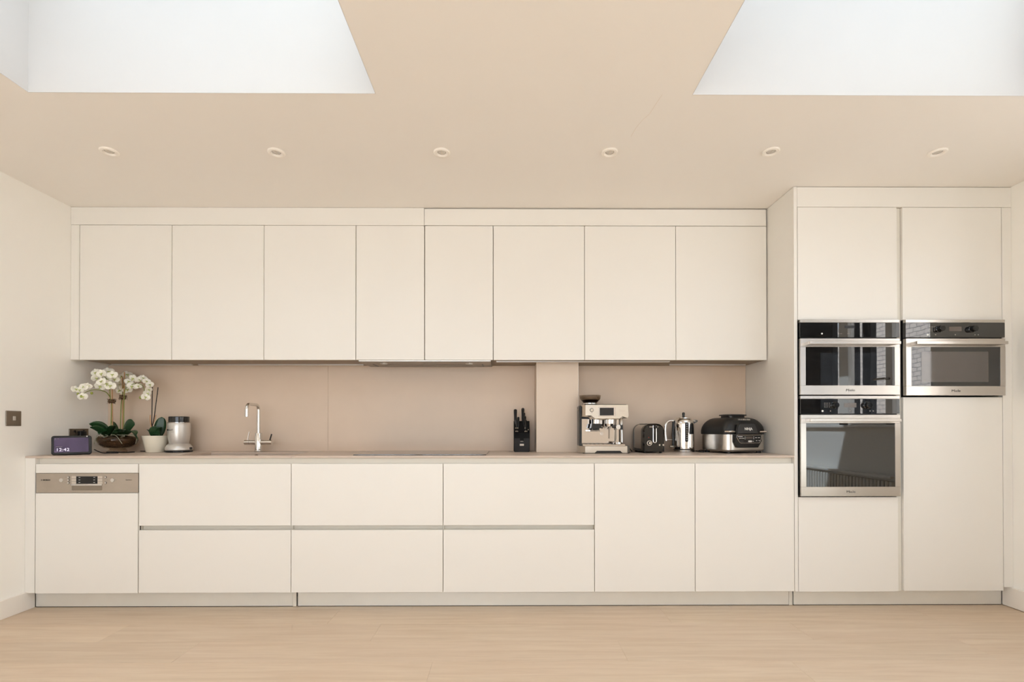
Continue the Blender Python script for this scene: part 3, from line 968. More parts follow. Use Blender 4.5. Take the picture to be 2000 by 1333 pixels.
# ================================================================== CEILING LIGHTS, SWITCHES
DL = [(-2.082, 2.569), (-1.215, 2.573), (-0.350, 2.569), (0.529, 2.564), (1.369, 2.553), (2.245, 2.554)]
DLBL = ['recessed white downlight nearest the left wall', 'recessed white downlight, second from the left wall', 'recessed white downlight, third from the left wall',
        'recessed white downlight near the hairline ceiling crack', 'recessed white downlight, second from the right wall', 'recessed white downlight nearest the right wall']
proto = None
for k, (x, y) in enumerate(DL):
    if proto is None:
        proto = thing('downlight', DLBL[0], 'downlight', (x, y, ZC), group='recessed ceiling downlights', local=True)
        MB().lathe([(0.0425, -0.0002), (0.0435, -0.0045), (0.040, -0.0085), (0.030, -0.0095), (0.0265, -0.006), (0.0215, -0.0005), (0.0215, 0.0)], n=40).build('trim_ring', 'trim', proto)
        b = MB().lathe([(0.0213, -0.0004), (0.0205, -0.0016), (0.012, -0.0034), (0.0, -0.0038)], n=30).build('bulb', 'lens', proto)
        MB().lathe([(0.0214, -0.0006), (0.0222, -0.0018), (0.0206, -0.0022), (0.0200, -0.0012)], n=30, cap0=False, cap1=False).build('bulb_ring', 'nickel', b)
        MB().box(-0.0018, 0.0018, -0.018, 0.018, -0.0045, -0.0018, 0.0004).build('bulb_bridge', 'beige_plastic', b)
    else:
        o = copy_tree(proto)
        o.location = (x, y, ZC)
        o['label'] = DLBL[k]

t = thing('light_switch', 'square brushed nickel light switch on the left wall', 'switch', (XL, 2.855, 1.09))
box('plate', 'nickel', t, XL + 0.0003, XL + 0.006, 2.811, 2.898, 1.089, 1.176, 0.0015)
box('rocker', 'silver', t, XL + 0.006, XL + 0.010, 2.847, 2.862, 1.121, 1.145, 0.001)
t = thing('wall_socket', 'double brushed nickel socket behind the smart display', 'socket', (XL, 3.286, 0.985))
box('plate', 'nickel', t, XL + 0.0003, XL + 0.006, 3.213, 3.359, 0.986, 1.072, 0.0015)
for y in (3.235, 3.305):
    box('switch_rocker', 'black', t, XL + 0.006, XL + 0.0095, y + 0.008, y + 0.022, 1.045, 1.062, 0.001)
plug = box('plug', 'black', t, XL + 0.006, XL + 0.030, 3.270, 3.318, 1.008, 1.056, 0.005, 2)


# ================================================================== TAP
TX, TY = -1.7285, 3.41
t = thing('kitchen_tap', 'chrome square-spout mixer tap with two levers behind the sink', 'tap', (TX, TY, ZW))
MB().lathe([(0.025, 0.0), (0.026, 0.004), (0.0255, 0.012), (0.0225, 0.016), (0.0225, 0.128), (0.021, 0.131), (0.011, 0.131), (0.011, 0.12)], (TX, TY, ZW), 36).build('body', 'chrome', t)
zt_ = 1.245
pp = [(TX, TY, ZW + 0.12), (TX, TY, zt_ - 0.045)]
for k in range(1, 9):
    a = R(90 * k / 8)
    pp.append((TX, TY - 0.035 * (1 - math.cos(a)), zt_ - 0.045 + 0.035 * math.sin(a)))
pp.append((TX, TY - 0.12, zt_ - 0.010))
for k in range(1, 9):
    a = R(90 * k / 8)
    pp.append((TX, TY - 0.12 - 0.035 * math.sin(a), zt_ - 0.010 - 0.035 * (1 - math.cos(a))))
pp.append((TX, TY - 0.155, zt_ - 0.075))
sp_ = MB().tube(pp, 0.0105, 18).build('spout', 'chrome', t)
MB().cyl((TX, TY - 0.155, zt_ - 0.075), (TX, TY - 0.155, zt_ - 0.094), 0.0112, n=24).build('aerator', 'chrome', sp_)
for s, x1 in ((-1, -1.822), (1, -1.634)):
    arm = MB().cyl((TX + s * 0.018, TY, 0.977), (TX + s * 0.06, TY, 0.977), 0.0165, n=28).build('arm', 'chrome', t)
    MB().cyl((TX + s * 0.0605, TY, 0.977), (x1, TY, 0.977), 0.0172, n=28).build('valve', 'chrome', arm)
    xl = x1 - s * 0.018
    MB().tube([(xl, TY, 0.990), (xl + (0.012 if s < 0 else 0.016), TY - (0.0 if s < 0 else 0.005), 1.05 if s < 0 else 1.034)], 0.0038 if s < 0 else 0.0045, 10).build('lever', 'chrome' if s < 0 else 'black', arm)

# ================================================================== SMART DISPLAY (turned towards the room, leaning back)
t = thing('smart_display', 'black smart display showing 12:42 on a violet screen', 'smart display', (-2.672, 3.028, ZW), R(44), local=True)
W_, H_, TI = 0.186, 0.118, R(12)


def lean(pts):          # lean the whole screen back about its lower front edge
    return [(p[0], p[1] * math.cos(TI) + p[2] * math.sin(TI), p[2] * math.cos(TI) - p[1] * math.sin(TI) + 0.004) for p in pts]


b = MB()
b.loft([lean(rrect_xz(0, H_ / 2, W_ - 0.006, H_ - 0.006, 0.011, 0.0)), lean(rrect_xz(0, H_ / 2, W_, H_, 0.014, 0.004)), lean(rrect_xz(0, H_ / 2, W_, H_, 0.014, 0.014)), lean(rrect_xz(0, H_ / 2, W_ - 0.014, H_ - 0.014, 0.012, 0.022))])
bz = b.build('housing', 'black_matt', t)
g = MB()
g.loft([lean(rrect_xz(-0.002, H_ / 2, W_ - 0.028, H_ - 0.028, 0.002, -0.0008)), lean(rrect_xz(-0.002, H_ / 2, W_ - 0.028, H_ - 0.028, 0.002, 0.0004))])
scr = g.build('screen', 'screen', bz)
b = MB()
b.loft([lean(rrect_xz(0, 0.035, 0.11, 0.06, 0.012, 0.022)), [(x, 0.075, z) for x, _, z in rrect_xz(0, 0.018, 0.09, 0.036, 0.012, 0)]])
b.build('foot', 'black_matt', t)


def on_screen(o, u, v):
    p = lean([(u, -0.0012, v)])[0]
    o.location = p
    o.rotation_euler = (-TI, 0, 0)


o = text('12:42', 0.027, 'digits', scr, (0, 0, 0), name='clock_digits', align='LEFT', sx=1.05)
on_screen(o, -0.074, 0.030)
o = MB().box(0, 0.030, -0.0002, 0, 0, 0.0022).build('screen_mark', 'grey_print', scr)
on_screen(o, -0.074, 0.047)
for u in (-0.078, -0.064):
    o = MB().box(0, 0.005, -0.0002, 0, 0, 0.004).build('screen_mark', 'grey_print', scr)
    on_screen(o, u, 0.096)
o = MB().cyl((0, 0, 0), (0, -0.0006, 0), 0.0035, n=14).build('camera_shutter', 'white_print', bz)
on_screen(o, 0.070, 0.1125)

# ================================================================== POTTED ORCHIDS
BX, BY = -2.665, 3.37
orch = thing('potted_orchid', 'large white moth orchid in a round glass bowl of brown moss', 'orchid', (BX, BY, ZW))
bowl = MB().lathe([(0.05, 0.0), (0.054, 0.003), (0.052, 0.018), (0.040, 0.024), (0.075, 0.032), (0.103, 0.052), (0.116, 0.080), (0.114, 0.098), (0.104, 0.112),
                   (0.101, 0.112), (0.111, 0.097), (0.113, 0.080), (0.100, 0.054), (0.072, 0.036), (0.03, 0.030), (0.0, 0.030)], (BX, BY, ZW), 48).build('glass_bowl', 'bowl_glass', orch)
MB().lathe([(0.0, 0.032), (0.030, 0.032), (0.070, 0.0385), (0.097, 0.056), (0.109, 0.080), (0.106, 0.092), (0.085, 0.104), (0.05, 0.113), (0.0, 0.118)], (BX, BY, ZW), 40).build('moss_soil', 'soil', orch)

mf = MB()
for k in range(420):
    a, z_ = random.uniform(0, 6.283), random.uniform(0.036, 0.100)
    rr = 0.113 * math.sqrt(max(0.05, 1 - ((z_ - 0.084) / 0.058) ** 2)) - 0.0035 if z_ < 0.09 else 0.108
    da, dz = random.uniform(-0.25, 0.25), random.uniform(-0.010, 0.010)
    mf.tube([(BX + (rr - q) * math.cos(a + da * w_), BY + (rr - q) * math.sin(a + da * w_), ZW + z_ + dz * w_) for w_, q in ((-1, 0.006), (0, 0.0015), (1, 0.006))], 0.0011, 4)
mf.build('moss_fibre', 'fibre', orch)['kind'] = 'stuff'


def spline(pts, n=6):
    P = [Vector(p) for p in pts]
    P = [P[0] * 2 - P[1]] + P + [P[-1] * 2 - P[-2]]
    out = []
    for i in range(1, len(P) - 2):
        for k in range(n):
            s = k / n
            a, b_, c, d = P[i - 1], P[i], P[i + 1], P[i + 2]
            out.append(0.5 * ((2 * b_) + (c - a) * s + (2 * a - 5 * b_ + 4 * c - d) * s * s + (3 * b_ - a - 3 * c + d) * s ** 3))
    out.append(P[-2])
    return out


STEMS = [[(-2.689, 3.34, 1.015), (-2.684, 3.34, 1.225), (-2.677, 3.32, 1.284), (-2.664, 3.3, 1.341), (-2.657, 3.28, 1.381), (-2.678, 3.27, 1.421), (-2.721, 3.28, 1.44)],
         [(-2.677, 3.32, 1.284), (-2.676, 3.29, 1.311), (-2.686, 3.26, 1.324), (-2.699, 3.22, 1.326), (-2.728, 3.2, 1.313), (-2.75, 3.18, 1.289)],
         [(-2.671, 3.4, 1.015), (-2.675, 3.41, 1.228), (-2.669, 3.42, 1.339), (-2.668, 3.43, 1.395), (-2.658, 3.44, 1.439)],
         [(-2.633, 3.38, 1.015), (-2.632, 3.38, 1.227), (-2.618, 3.37, 1.329), (-2.584, 3.36, 1.364), (-2.523, 3.35, 1.378), (-2.469, 3.33, 1.362), (-2.448, 3.32, 1.325), (-2.448, 3.31, 1.295)]]
for s_ in STEMS:
    MB().tube(spline(s_), 0.0031, 8, 0.0021).build('stem', 'stem', orch)
for a, b in (((-2.679, 3.345, 1.015), (-2.678, 3.337, 1.391)), ((-2.666, 3.415, 1.015), (-2.677, 3.424, 1.449)), ((-2.643, 3.385, 1.015), (-2.632, 3.385, 1.46))):
    MB().tube([a, b], 0.0029, 8).build('stake', 'stake', orch)
for c in ((-2.68, 3.337, 1.258), (-2.648, 3.392, 1.288)):
    mo = MB()
    for k in range(110):
        a = random.uniform(0, 6.28)
        r = random.uniform(0.012, 0.027)
        mo.tube([(c[0] + math.cos(a) * 0.004, c[1] + math.sin(a) * 0.004, c[2] + random.uniform(-0.012, 0.012)), (c[0] + math.cos(a + 0.4) * r * 0.7, c[1] + math.sin(a + 0.4) * r * 0.7, c[2] + random.uniform(-0.016, 0.016)),
                 (c[0] + math.cos(a + 0.9) * r, c[1] + math.sin(a + 0.9) * r, c[2] + random.uniform(-0.022, 0.018))], 0.0008, 4)
    tie = mo.build('moss_tie', 'moss', orch)
    MB().tube([(c[0] + 0.016 * math.cos(k * 0.5), c[1] + 0.016 * math.sin(k * 0.5), c[2] + 0.006 * math.sin(k * 0.31)) for k in range(14)], 0.0013, 5).build('raffia', 'raffia', tie)


def leaf_mesh(p0, p1, width, sag, name, parent, m='leaf', fold=0.25, n=9, across=None, blunt=False):
    """A strap leaf from p0 to p1, arched by sag, folded along its rib."""
    p0, p1 = Vector(p0), Vector(p1)
    d = p1 - p0
    side = d.cross(Vector((0, 0, 1)))
    side = side.normalized() if side.length > 1e-4 else Vector((1, 0, 0))
    if across:
        side = Vector(across).normalized()
    mid = (p0 + p1) / 2 + Vector((0, 0, sag))
    vs, fs = [], []
    for i in range(n + 1):
        s = i / n
        c = p0 * (1 - s) ** 2 + mid * 2 * s * (1 - s) + p1 * s * s
        w = width * (math.sin(math.pi * (0.10 + 0.90 * s) ** 0.8) ** 0.6) * 0.5 if s < 1 else 0.0012
        if blunt:
            w = width * 0.5 * max(0.04, math.sqrt(max(0.0, (0.06 + 0.94 * s) * (1 - s))) * 2)
        for j in (-1, -0.5, 0, 0.5, 1):
            vs.append(c + side * w * j + Vector((0, 0, abs(j) * w * fold)))
    for i in range(n):
        for j in range(4):
            a = i * 5 + j
            fs.append((a, a + 1, a + 6, a + 5))
    return MB().add(vs, fs).build(name, m, parent, solid=0.0022, ang=60)


LEAVES = [((-2.69, 3.33, 1.02), (-2.745, 3.235, 1.105), 0.062, 0.045), ((-2.68, 3.31, 1.02), (-2.71, 3.20, 1.082), 0.046, 0.028), ((-2.68, 3.31, 1.03), (-2.575, 3.23, 1.092), 0.044, 0.028),
          ((-2.625, 3.37, 1.02), (-2.525, 3.335, 1.112), 0.066, 0.045), ((-2.60, 3.35, 1.02), (-2.455, 3.26, 1.032), 0.050, 0.062), ((-2.64, 3.31, 1.02), (-2.50, 3.22, 1.062), 0.050, 0.038),
          ((-2.68, 3.40, 1.02), (-2.762, 3.43, 1.122), 0.024, 0.055), ((-2.61, 3.36, 1.02), (-2.462, 3.28, 0.998), 0.024, 0.095), ((-2.70, 3.32, 1.02), (-2.665, 3.215, 1.035), 0.05, 0.04),
          ((-2.62, 3.33, 1.02), (-2.57, 3.235, 1.045), 0.052, 0.035)]
for k, (a, b, w_, s_) in enumerate(LEAVES):
    leaf_mesh(a, b, w_, s_, 'leaf', orch, across={0: (0.6, 0.25, 0.75), 1: (0.7, 0.1, 0.6), 3: (-0.5, 0.1, 0.8)}.get(k), blunt=k in (3, 4))
for k in range(7):
    a = R(-150 + 22 * k)
    x0, y0 = BX + 0.06 * math.cos(a), BY + 0.06 * math.sin(a)
    MB().tube(spline([(x0, y0, ZW + 0.118), (BX + 0.095 * math.cos(a + 0.2), BY + 0.095 * math.sin(a + 0.2), ZW + 0.120), (BX + 0.116 * math.cos(a + 0.5), BY + 0.116 * math.sin(a + 0.5), ZW + 0.113),
                      (BX + 0.123 * math.cos(a + (0.75 if k % 2 else 0.3)), BY + 0.123 * math.sin(a + (0.75 if k % 2 else 0.3)), ZW + (0.104 if k % 3 else 0.06))], 5), 0.0018, 6).build('root', 'root', orch)

# one flower, then copies along the sprays
fl_m = MB()


def petal(ang, ln, wd, lift, n=6, m=6):
    vs, fs = [], []
    for i in range(n + 1):
        s = i / n
        r = ln * s
        w = wd * (max(0.02, math.sin(math.pi * min(0.98, 0.08 + 0.86 * s ** 0.85))) ** 0.62)
        for j in range(m + 1):
            u = -1 + 2 * j / m
            h = lift * (s ** 1.6) * ln - 0.22 * w * u * u + 0.05 * w
            x, z = u * w, r
            vs.append((x * math.cos(ang) + z * math.sin(ang), -h, -x * math.sin(ang) + z * math.cos(ang)))
    for i in range(n):
        for j in range(m):
            a = i * (m + 1) + j
            fs.append((a, a + 1, a + m + 2, a + m + 1))
    fl_m.add(vs, fs)


for a, l, w_, lf in ((R(0), 0.028, 0.0125, 0.10), (R(125), 0.027, 0.012, 0.02), (R(-125), 0.027, 0.012, 0.02)):
    petal(a, l, w_, lf)
for a in (R(78), R(-78)):
    petal(a, 0.030, 0.021, 0.22)
FL0 = fl_m.build('flower', 'petal', orch, off=(0, 0, 0), ang=70, solid=0.0008)
lm = MB()
lm.tube([(0, -0.001, 0.002), (0, -0.008, 0.0), (0, -0.013, -0.006), (0, -0.012, -0.014)], 0.0036, 8, 0.0018)
lm.tube([(-0.008, -0.008, 0.003), (0, -0.006, -0.001), (0.008, -0.008, 0.003)], 0.0026, 6)
lm.build('lip', 'lip', FL0, off=(0, 0, 0))
FLOWERS = [(-2.755, 3.3, 1.445), (-2.684, 3.26, 1.434), (-2.614, 3.26, 1.426), (-2.689, 3.32, 1.453), (-2.73, 3.27, 1.406), (-2.676, 3.25, 1.381), (-2.671, 3.29, 1.399), (-2.66, 3.27, 1.368), (-2.695, 3.26, 1.35),
           (-2.642, 3.28, 1.355), (-2.645, 3.32, 1.402), (-2.776, 3.17, 1.323), (-2.756, 3.18, 1.321), (-2.739, 3.19, 1.341), (-2.725, 3.2, 1.348), (-2.739, 3.18, 1.278), (-2.551, 3.36, 1.412), (-2.502, 3.35, 1.405),
           (-2.474, 3.34, 1.413), (-2.442, 3.33, 1.391), (-2.414, 3.32, 1.367), (-2.56, 3.36, 1.361), (-2.511, 3.35, 1.36), (-2.423, 3.32, 1.334), (-2.424, 3.31, 1.307), (-2.426, 3.3, 1.282), (-2.658, 3.44, 1.445),
           (-2.637, 3.45, 1.43), (-2.696, 3.45, 1.434), (-2.714, 3.45, 1.403), (-2.67, 3.44, 1.402), (-2.714, 3.45, 1.372), (-2.676, 3.44, 1.359), (-2.636, 3.42, 1.339), (-2.698, 3.43, 1.333), (-2.59, 3.37, 1.392)]
for k, p in enumerate(FLOWERS):
    o = FL0 if k == 0 else copy_tree(FL0, orch)
    o.location = (p[0] - BX, p[1] - BY, p[2] - ZW)
    yaw = 28 + random.uniform(-35, 35)
    if p[0] > -2.50:
        yaw += 18
    o.rotation_euler = (R(random.uniform(-22, 22)), R(random.uniform(-25, 25)), R(yaw))
    s_ = random.uniform(0.92, 1.12) * (0.82 if (p[0] > -2.52 or p[1] < 3.21) else 1.0)
    o.scale = (s_, s_, s_)
for c in ((-2.766, 3.175, 1.295), (-2.746, 3.175, 1.28), (-2.708, 3.21, 1.303), (-2.468, 3.31, 1.28)):
    MB().sphere(c, 0.0075, 12, 8, (1, 1, 1.25)).build('bud', 'bud', orch)

# smaller orchid past flowering, in a cream pot
PX_, PY_ = -2.411, 3.375
t = thing('potted_orchid', 'small orchid with bare dark stems in a cream ceramic pot', 'orchid', (PX_, PY_, ZW))
MB().lathe([(0.053, 0.0), (0.056, 0.002), (0.0795, 0.110), (0.0795, 0.113), (0.0755, 0.113), (0.072, 0.098), (0.0, 0.098)], (PX_, PY_, ZW), 44).build('pot', 'ceramic', t)
MB().lathe([(0.0, 0.0985), (0.0715, 0.0985), (0.06, 0.104), (0.0, 0.106)], (PX_, PY_, ZW), 30).build('bark_soil', 'soil', t)
MB().tube(spline([(-2.437, 3.372, 1.012), (-2.434, 3.37, 1.166), (-2.431, 3.368, 1.27), (-2.428, 3.366, 1.364)]), 0.0028, 8).build('bare_stem', 'stem_dark', t)
MB().tube(spline([(-2.428, 3.362, 1.08), (-2.414, 3.36, 1.13), (-2.396, 3.355, 1.24), (-2.380, 3.352, 1.353)]), 0.0028, 8).build('bare_stem', 'stem_dark', t)
MB().tube(spline([(-2.438, 3.36, 1.165), (-2.436, 3.358, 1.125), (-2.420, 3.352, 1.06), (-2.414, 3.352, 1.014)]), 0.0028, 8).build('stake', 'stake', t)
MB().tube(spline([(-2.404, 3.366, 1.166), (-2.409, 3.364, 1.13), (-2.425, 3.362, 1.09), (-2.432, 3.36, 1.014)]), 0.0024, 8).build('stake', 'stake', t)
for k in range(5):
    z = 1.23 + k * 0.024
    MB().tube([(-2.399 + k * 0.0035, 3.356, z), (-2.392 + k * 0.0035 + 0.004 * (k % 2), 3.348, z + 0.006)], 0.0012, 5).build('stem_node', 'stem_dark', t)
leaf_mesh((-2.405, 3.39, 1.012), (-2.388, 3.40, 1.152), 0.068, 0.0, 'leaf', t, fold=0.05, across=(0.9, 0.45, 0), blunt=True, n=14)
leaf_mesh((-2.40, 3.36, 1.012), (-2.395, 3.33, 1.088), 0.060, 0.0, 'leaf', t, fold=0.05, across=(0.9, 0.4, 0.1), blunt=True, n=14)
for a, b, w_, s_ in (((-2.405, 3.37, 1.012), (-2.345, 3.335, 1.082), 0.036, 0.03), ((-2.42, 3.37, 1.012), (-2.44, 3.33, 1.066), 0.036, 0.02),
                     ((-2.41, 3.36, 1.012), (-2.36, 3.33, 1.02), 0.034, 0.04)):
    leaf_mesh(a, b, w_, s_, 'leaf', t, fold=0.1)

# ================================================================== BULLET BLENDER
X_, Y_ = -2.259, 3.385
t = thing('bullet_blender', 'silver bullet blender with black lid beside the cream pot', 'blender', (X_, Y_, ZW))
MB().lathe([(0.076, 0.0), (0.078, 0.003), (0.078, 0.011), (0.074, 0.012)], (X_, Y_, ZW), 40).build('base_ring', 'black', t)
MB().lathe([(0.0765, 0.0125), (0.081, 0.018), (0.080, 0.034), (0.068, 0.052), (0.058, 0.060), (0.0, 0.060)], (X_, Y_, ZW), 44).build('base', 'silver', t)
bd = MB().lathe([(0.05, 0.046), (0.0565, 0.056), (0.0625, 0.085), (0.0665, 0.125), (0.068, 0.170), (0.0675, 0.196), (0.066, 0.199), (0.0, 0.199)], (X_, Y_, ZW), 44).build('body', 'silver', t)
MB().lathe([(0.0675, 0.1995), (0.0690, 0.201), (0.0690, 0.203), (0.0640, 0.2035)], (X_, Y_, ZW), 44).build('rim', 'chrome', t)
MB().lathe([(0.061, 0.204), (0.0612, 0.241), (0.0595, 0.2435), (0.0, 0.2435)], (X_, Y_, ZW), 44).build('lid', 'black_gloss', t)
for k in range(18):
    a = 2 * math.pi * k / 18
    MB().box(X_ + 0.0775 * math.cos(a) - 0.002, X_ + 0.0775 * math.cos(a) + 0.002, Y_ + 0.0775 * math.sin(a) - 0.002, Y_ + 0.0775 * math.sin(a) + 0.002, ZW + 0.0015, ZW + 0.0105, 0.0004).build('vent_rib', 'charcoal', t)
for s in (-1, 1):
    MB().box(X_ + s * 0.079 - 0.006, X_ + s * 0.079 + 0.006, Y_ - 0.012, Y_ + 0.012, ZW + 0.018, ZW + 0.034, 0.003).build('twist_tab', 'black' if s > 0 else 'silver', t)


def wrap_text(body, size, m, parent, c, r, ang0, z, name='lettering', bold=0.0):
    """Print wrapped round an upright cylinder; ang0 is measured from -y towards +x."""
    o = text(body, size, m, parent, (0, 0, 0), name=name, align='CENTER', bold=bold)
    g_ = parent.get('_org', (0, 0, 0))
    o.location = (0, 0, 0)
    for v in o.data.vertices:
        th = ang0 + v.co.x / r
        rr = r + 0.0003 - v.co.y
        v.co = (c[0] + rr * math.sin(th) - g_[0], c[1] - rr * math.cos(th) - g_[1], z + v.co.z - g_[2])
    return o


wrap_text('NUTRIBULLET', 0.0145, 'black_print', bd, (X_, Y_), 0.0678, R(-34), ZW + 0.152)
MB().box(X_ - 0.012, X_ + 0.010, Y_ - 0.0675, Y_ - 0.0662, ZW + 0.1375, ZW + 0.1390, 0).build('printed_mark', 'grey_print', bd)

# power cables on the worktop
tag(MB().tube(spline([(-2.615, 3.12, ZW + 0.03), (-2.60, 3.16, ZW + 0.008), (-2.575, 3.20, ZW + 0.0035), (-2.545, 3.22, ZW + 0.0035), (-2.57, 3.24, ZW + 0.0035), (-2.605, 3.225, ZW + 0.0035), (-2.60, 3.20, ZW + 0.0098), (-2.56, 3.215, ZW + 0.0098), (-2.54, 3.26, ZW + 0.0035), (-2.52, 3.33, ZW + 0.0035)]), 0.003, 8).build('power_cable', 'black', off=(-2.57, 3.2, ZW)),
    'thin black cable coiled beside the smart display', 'cable')
tag(MB().tube(spline([(-2.585, 3.47, ZW + 0.0035), (-2.54, 3.455, ZW + 0.0035), (-2.50, 3.46, ZW + 0.006), (-2.44, 3.48, ZW + 0.0035), (-2.36, 3.49, ZW + 0.0035)]), 0.003, 8).build('power_cable', 'black', off=(-2.5, 3.46, ZW)),
    'black cable running behind the cream pot', 'cable')
tag(MB().tube(spline([(1.30, 3.42, ZW + 0.0035), (1.335, 3.35, ZW + 0.0035), (1.30, 3.30, ZW + 0.0035), (1.285, 3.335, ZW + 0.0035), (1.33, 3.41, ZW + 0.0098), (1.40, 3.45, ZW + 0.0035)]), 0.0032, 8).build('power_cable', 'black', off=(1.32, 3.4, ZW)),
    'black cable looped between kettle and grill', 'cable')
tag(MB().tube(spline([(0.792, 3.32, ZW + 0.045), (0.81, 3.33, ZW + 0.035), (0.84, 3.36, ZW + 0.006), (0.855, 3.42, ZW + 0.0035)]), 0.003, 8).build('power_cable', 'black', off=(0.82, 3.34, ZW)),
    'black cable between coffee machine and toaster', 'cable')

# ================================================================== KNIFE BLOCK AND KNIVES
KX, KY = 0.089, 3.36
t = thing('knife_block', 'black knife block with slanted slots beside the pier', 'knife block', (KX, KY, ZW))
kw = 0.0545
MB().prism_x([(KY, ZW + 0.004), (KY, ZW + 0.128), (KY + 0.055, ZW + 0.213), (KY + 0.125, ZW + 0.213), (KY + 0.125, ZW + 0.004)], KX - kw, KX + kw).build('block', 'block', t)
MB().box(KX - kw + 0.004, KX + kw - 0.004, KY + 0.004, KY + 0.12, ZW, ZW + 0.0042, 0).build('base', 'black_matt', t)
fp = MB()
fz = ZW + 0.094
fp.prism_y([(KX - 0.050, ZW + 0.006), (KX + 0.050, ZW + 0.006), (KX + 0.050, fz), (KX + 0.013, fz), (KX + 0.013, fz - 0.018), (KX - 0.013, fz - 0.018), (KX - 0.013, fz), (KX - 0.050, fz)], KY - 0.004, KY - 0.0002)
pl = fp.build('front_plate', 'block_plate', t)
MB().box(KX - 0.014, KX + 0.014, KY - 0.0052, KY - 0.0042, ZW + 0.043, ZW + 0.056, 0.0004).build('badge', 'beige_plastic', pl)
MB().box(KX - 0.010, KX + 0.010, KY - 0.0048, KY - 0.0042, ZW + 0.072, ZW + 0.075, 0).build('badge_bar', 'steel_dull', pl)
d_up = Vector((0, -0.30, 0.954)).normalized()


def knife(x, s, ln, rad, lab, flat=1.0, cap=True):
    """A knife standing in the slanted face; s runs 0 (low) to 1 (high) up the slant."""
    base = Vector((x, KY + 0.055 * s, ZW + 0.128 + 0.085 * s))
    t_ = thing('kitchen_knife', lab, 'knife', tuple(base), group='knives in the black block')
    up = Vector((0, 0.18 + 0.1 * (1 - s), 1)).normalized()
    side = Vector((1, 0, 0))
    fr_ = up.cross(side)
    loops = []
    for q, k in ((-0.02, 0.55), (0.0, 0.75), (0.15, 0.95), (0.5, 1.0), (0.8, 1.12), (0.95, 1.1), (1.0, 0.7)):
        c = base + up * (q * ln if q > 0 else q) + fr_ * (0.006 * q * q)
        loops.append([c + side * rad * 0.78 * flat * k * math.cos(a) + fr_ * rad * 1.1 * k * math.sin(a) for a in [2 * math.pi * i / 14 for i in range(14)]])
    MB().loft(loops).build('handle', 'black', t_)
    bl = MB()
    c0, c1 = base - up * 0.018, base - up * 0.03
    bl.loft([[c + side * sx_ + fr_ * sy_ for sx_, sy_ in ((-0.0008, -0.008), (0.0008, -0.008), (0.0008, 0.008), (-0.0008, 0.008))] for c in (c0, c1)])
    bl.build('blade', 'steel', t_)
    if cap:
        c = base + up * ln
        MB().sphere(tuple(c + fr_ * 0.006), rad * 0.72, 12, 8, (0.7, 1, 0.5)).build('end_cap', 'steel_dull', t_)


knife(0.046, 0.95, 0.088, 0.0135, 'tallest knife with a flat square handle at the block edge', 1.0, False)
knife(0.098, 1.0, 0.092, 0.0125, 'long knife with rounded steel-capped handle, highest in the block')
knife(0.104, 0.80, 0.078, 0.0118, 'steel-capped knife just in front of the longest one')
knife(0.111, 0.60, 0.070, 0.0112, 'middle steel-capped knife right of centre in the block')
knife(0.115, 0.42, 0.060, 0.0105, 'short steel-capped knife at the right of the block')
knife(0.066, 0.62, 0.062, 0.0098, 'small knife beside the flat square handle')
knife(0.056, 0.40, 0.058, 0.0092, 'short small knife at the left of the block')
SKL = ['upper row, far left', 'upper row, second from left', 'upper row, right of centre', 'bottom row, far left', 'bottom row, second from left', 'bottom row, third from left', 'bottom row, far right', 'alone at right edge']
for k, (dx, s) in enumerate(((-0.041, 0.33), (-0.030, 0.33), (0.022, 0.33), (-0.040, 0.07), (-0.029, 0.07), (0.022, 0.07), (0.033, 0.07), (0.044, 0.2))):
    base = Vector((KX + dx, KY + 0.055 * s, ZW + 0.128 + 0.085 * s))
    t_ = thing('steak_knife', 'small riveted steak knife butt in the block face, ' + SKL[k], 'knife', tuple(base), group='steak knives in the black block')
    n_ = Vector((0, -0.84, 0.54))
    MB().cyl(base + n_ * 0.0004, base + n_ * 0.014, 0.0050, 0.0056, 12).build('handle', 'black', t_)
    MB().cyl(base + n_ * 0.014, base + n_ * 0.0155, 0.0038, 0.0034, 12).build('rivet', 'champagne', t_)

# ================================================================== COFFEE MACHINE
CX_, CYF = 0.6235, 3.165
U = 0.000396
t = thing('coffee_machine', 'champagne steel espresso machine with bean hopper and touch screen', 'coffee machine', (CX_, CYF + 0.15, ZW))


def cp(u, v):           # front elevation of the machine, centred on u = 667, base at v = 1210
    return CX_ + (u - 667) * U, ZW + (1210 - v) * U


def cbox(name, m, parent, u0, u1, v0, v1, y0, y1, bev=0.001, seg=1):
    x0, z1 = cp(u0, v0)
    x1, z0 = cp(u1, v1)
    return MB().box(x0, x1, y0, y1, z0, z1, bev, seg).build(name, m, parent)


# base with bevelled corners and the dark recess
def cprism(name, m, parent, uv, y0, y1):
    return MB().prism_y([cp(*p) for p in uv], y0, y1).build(name, m, parent)


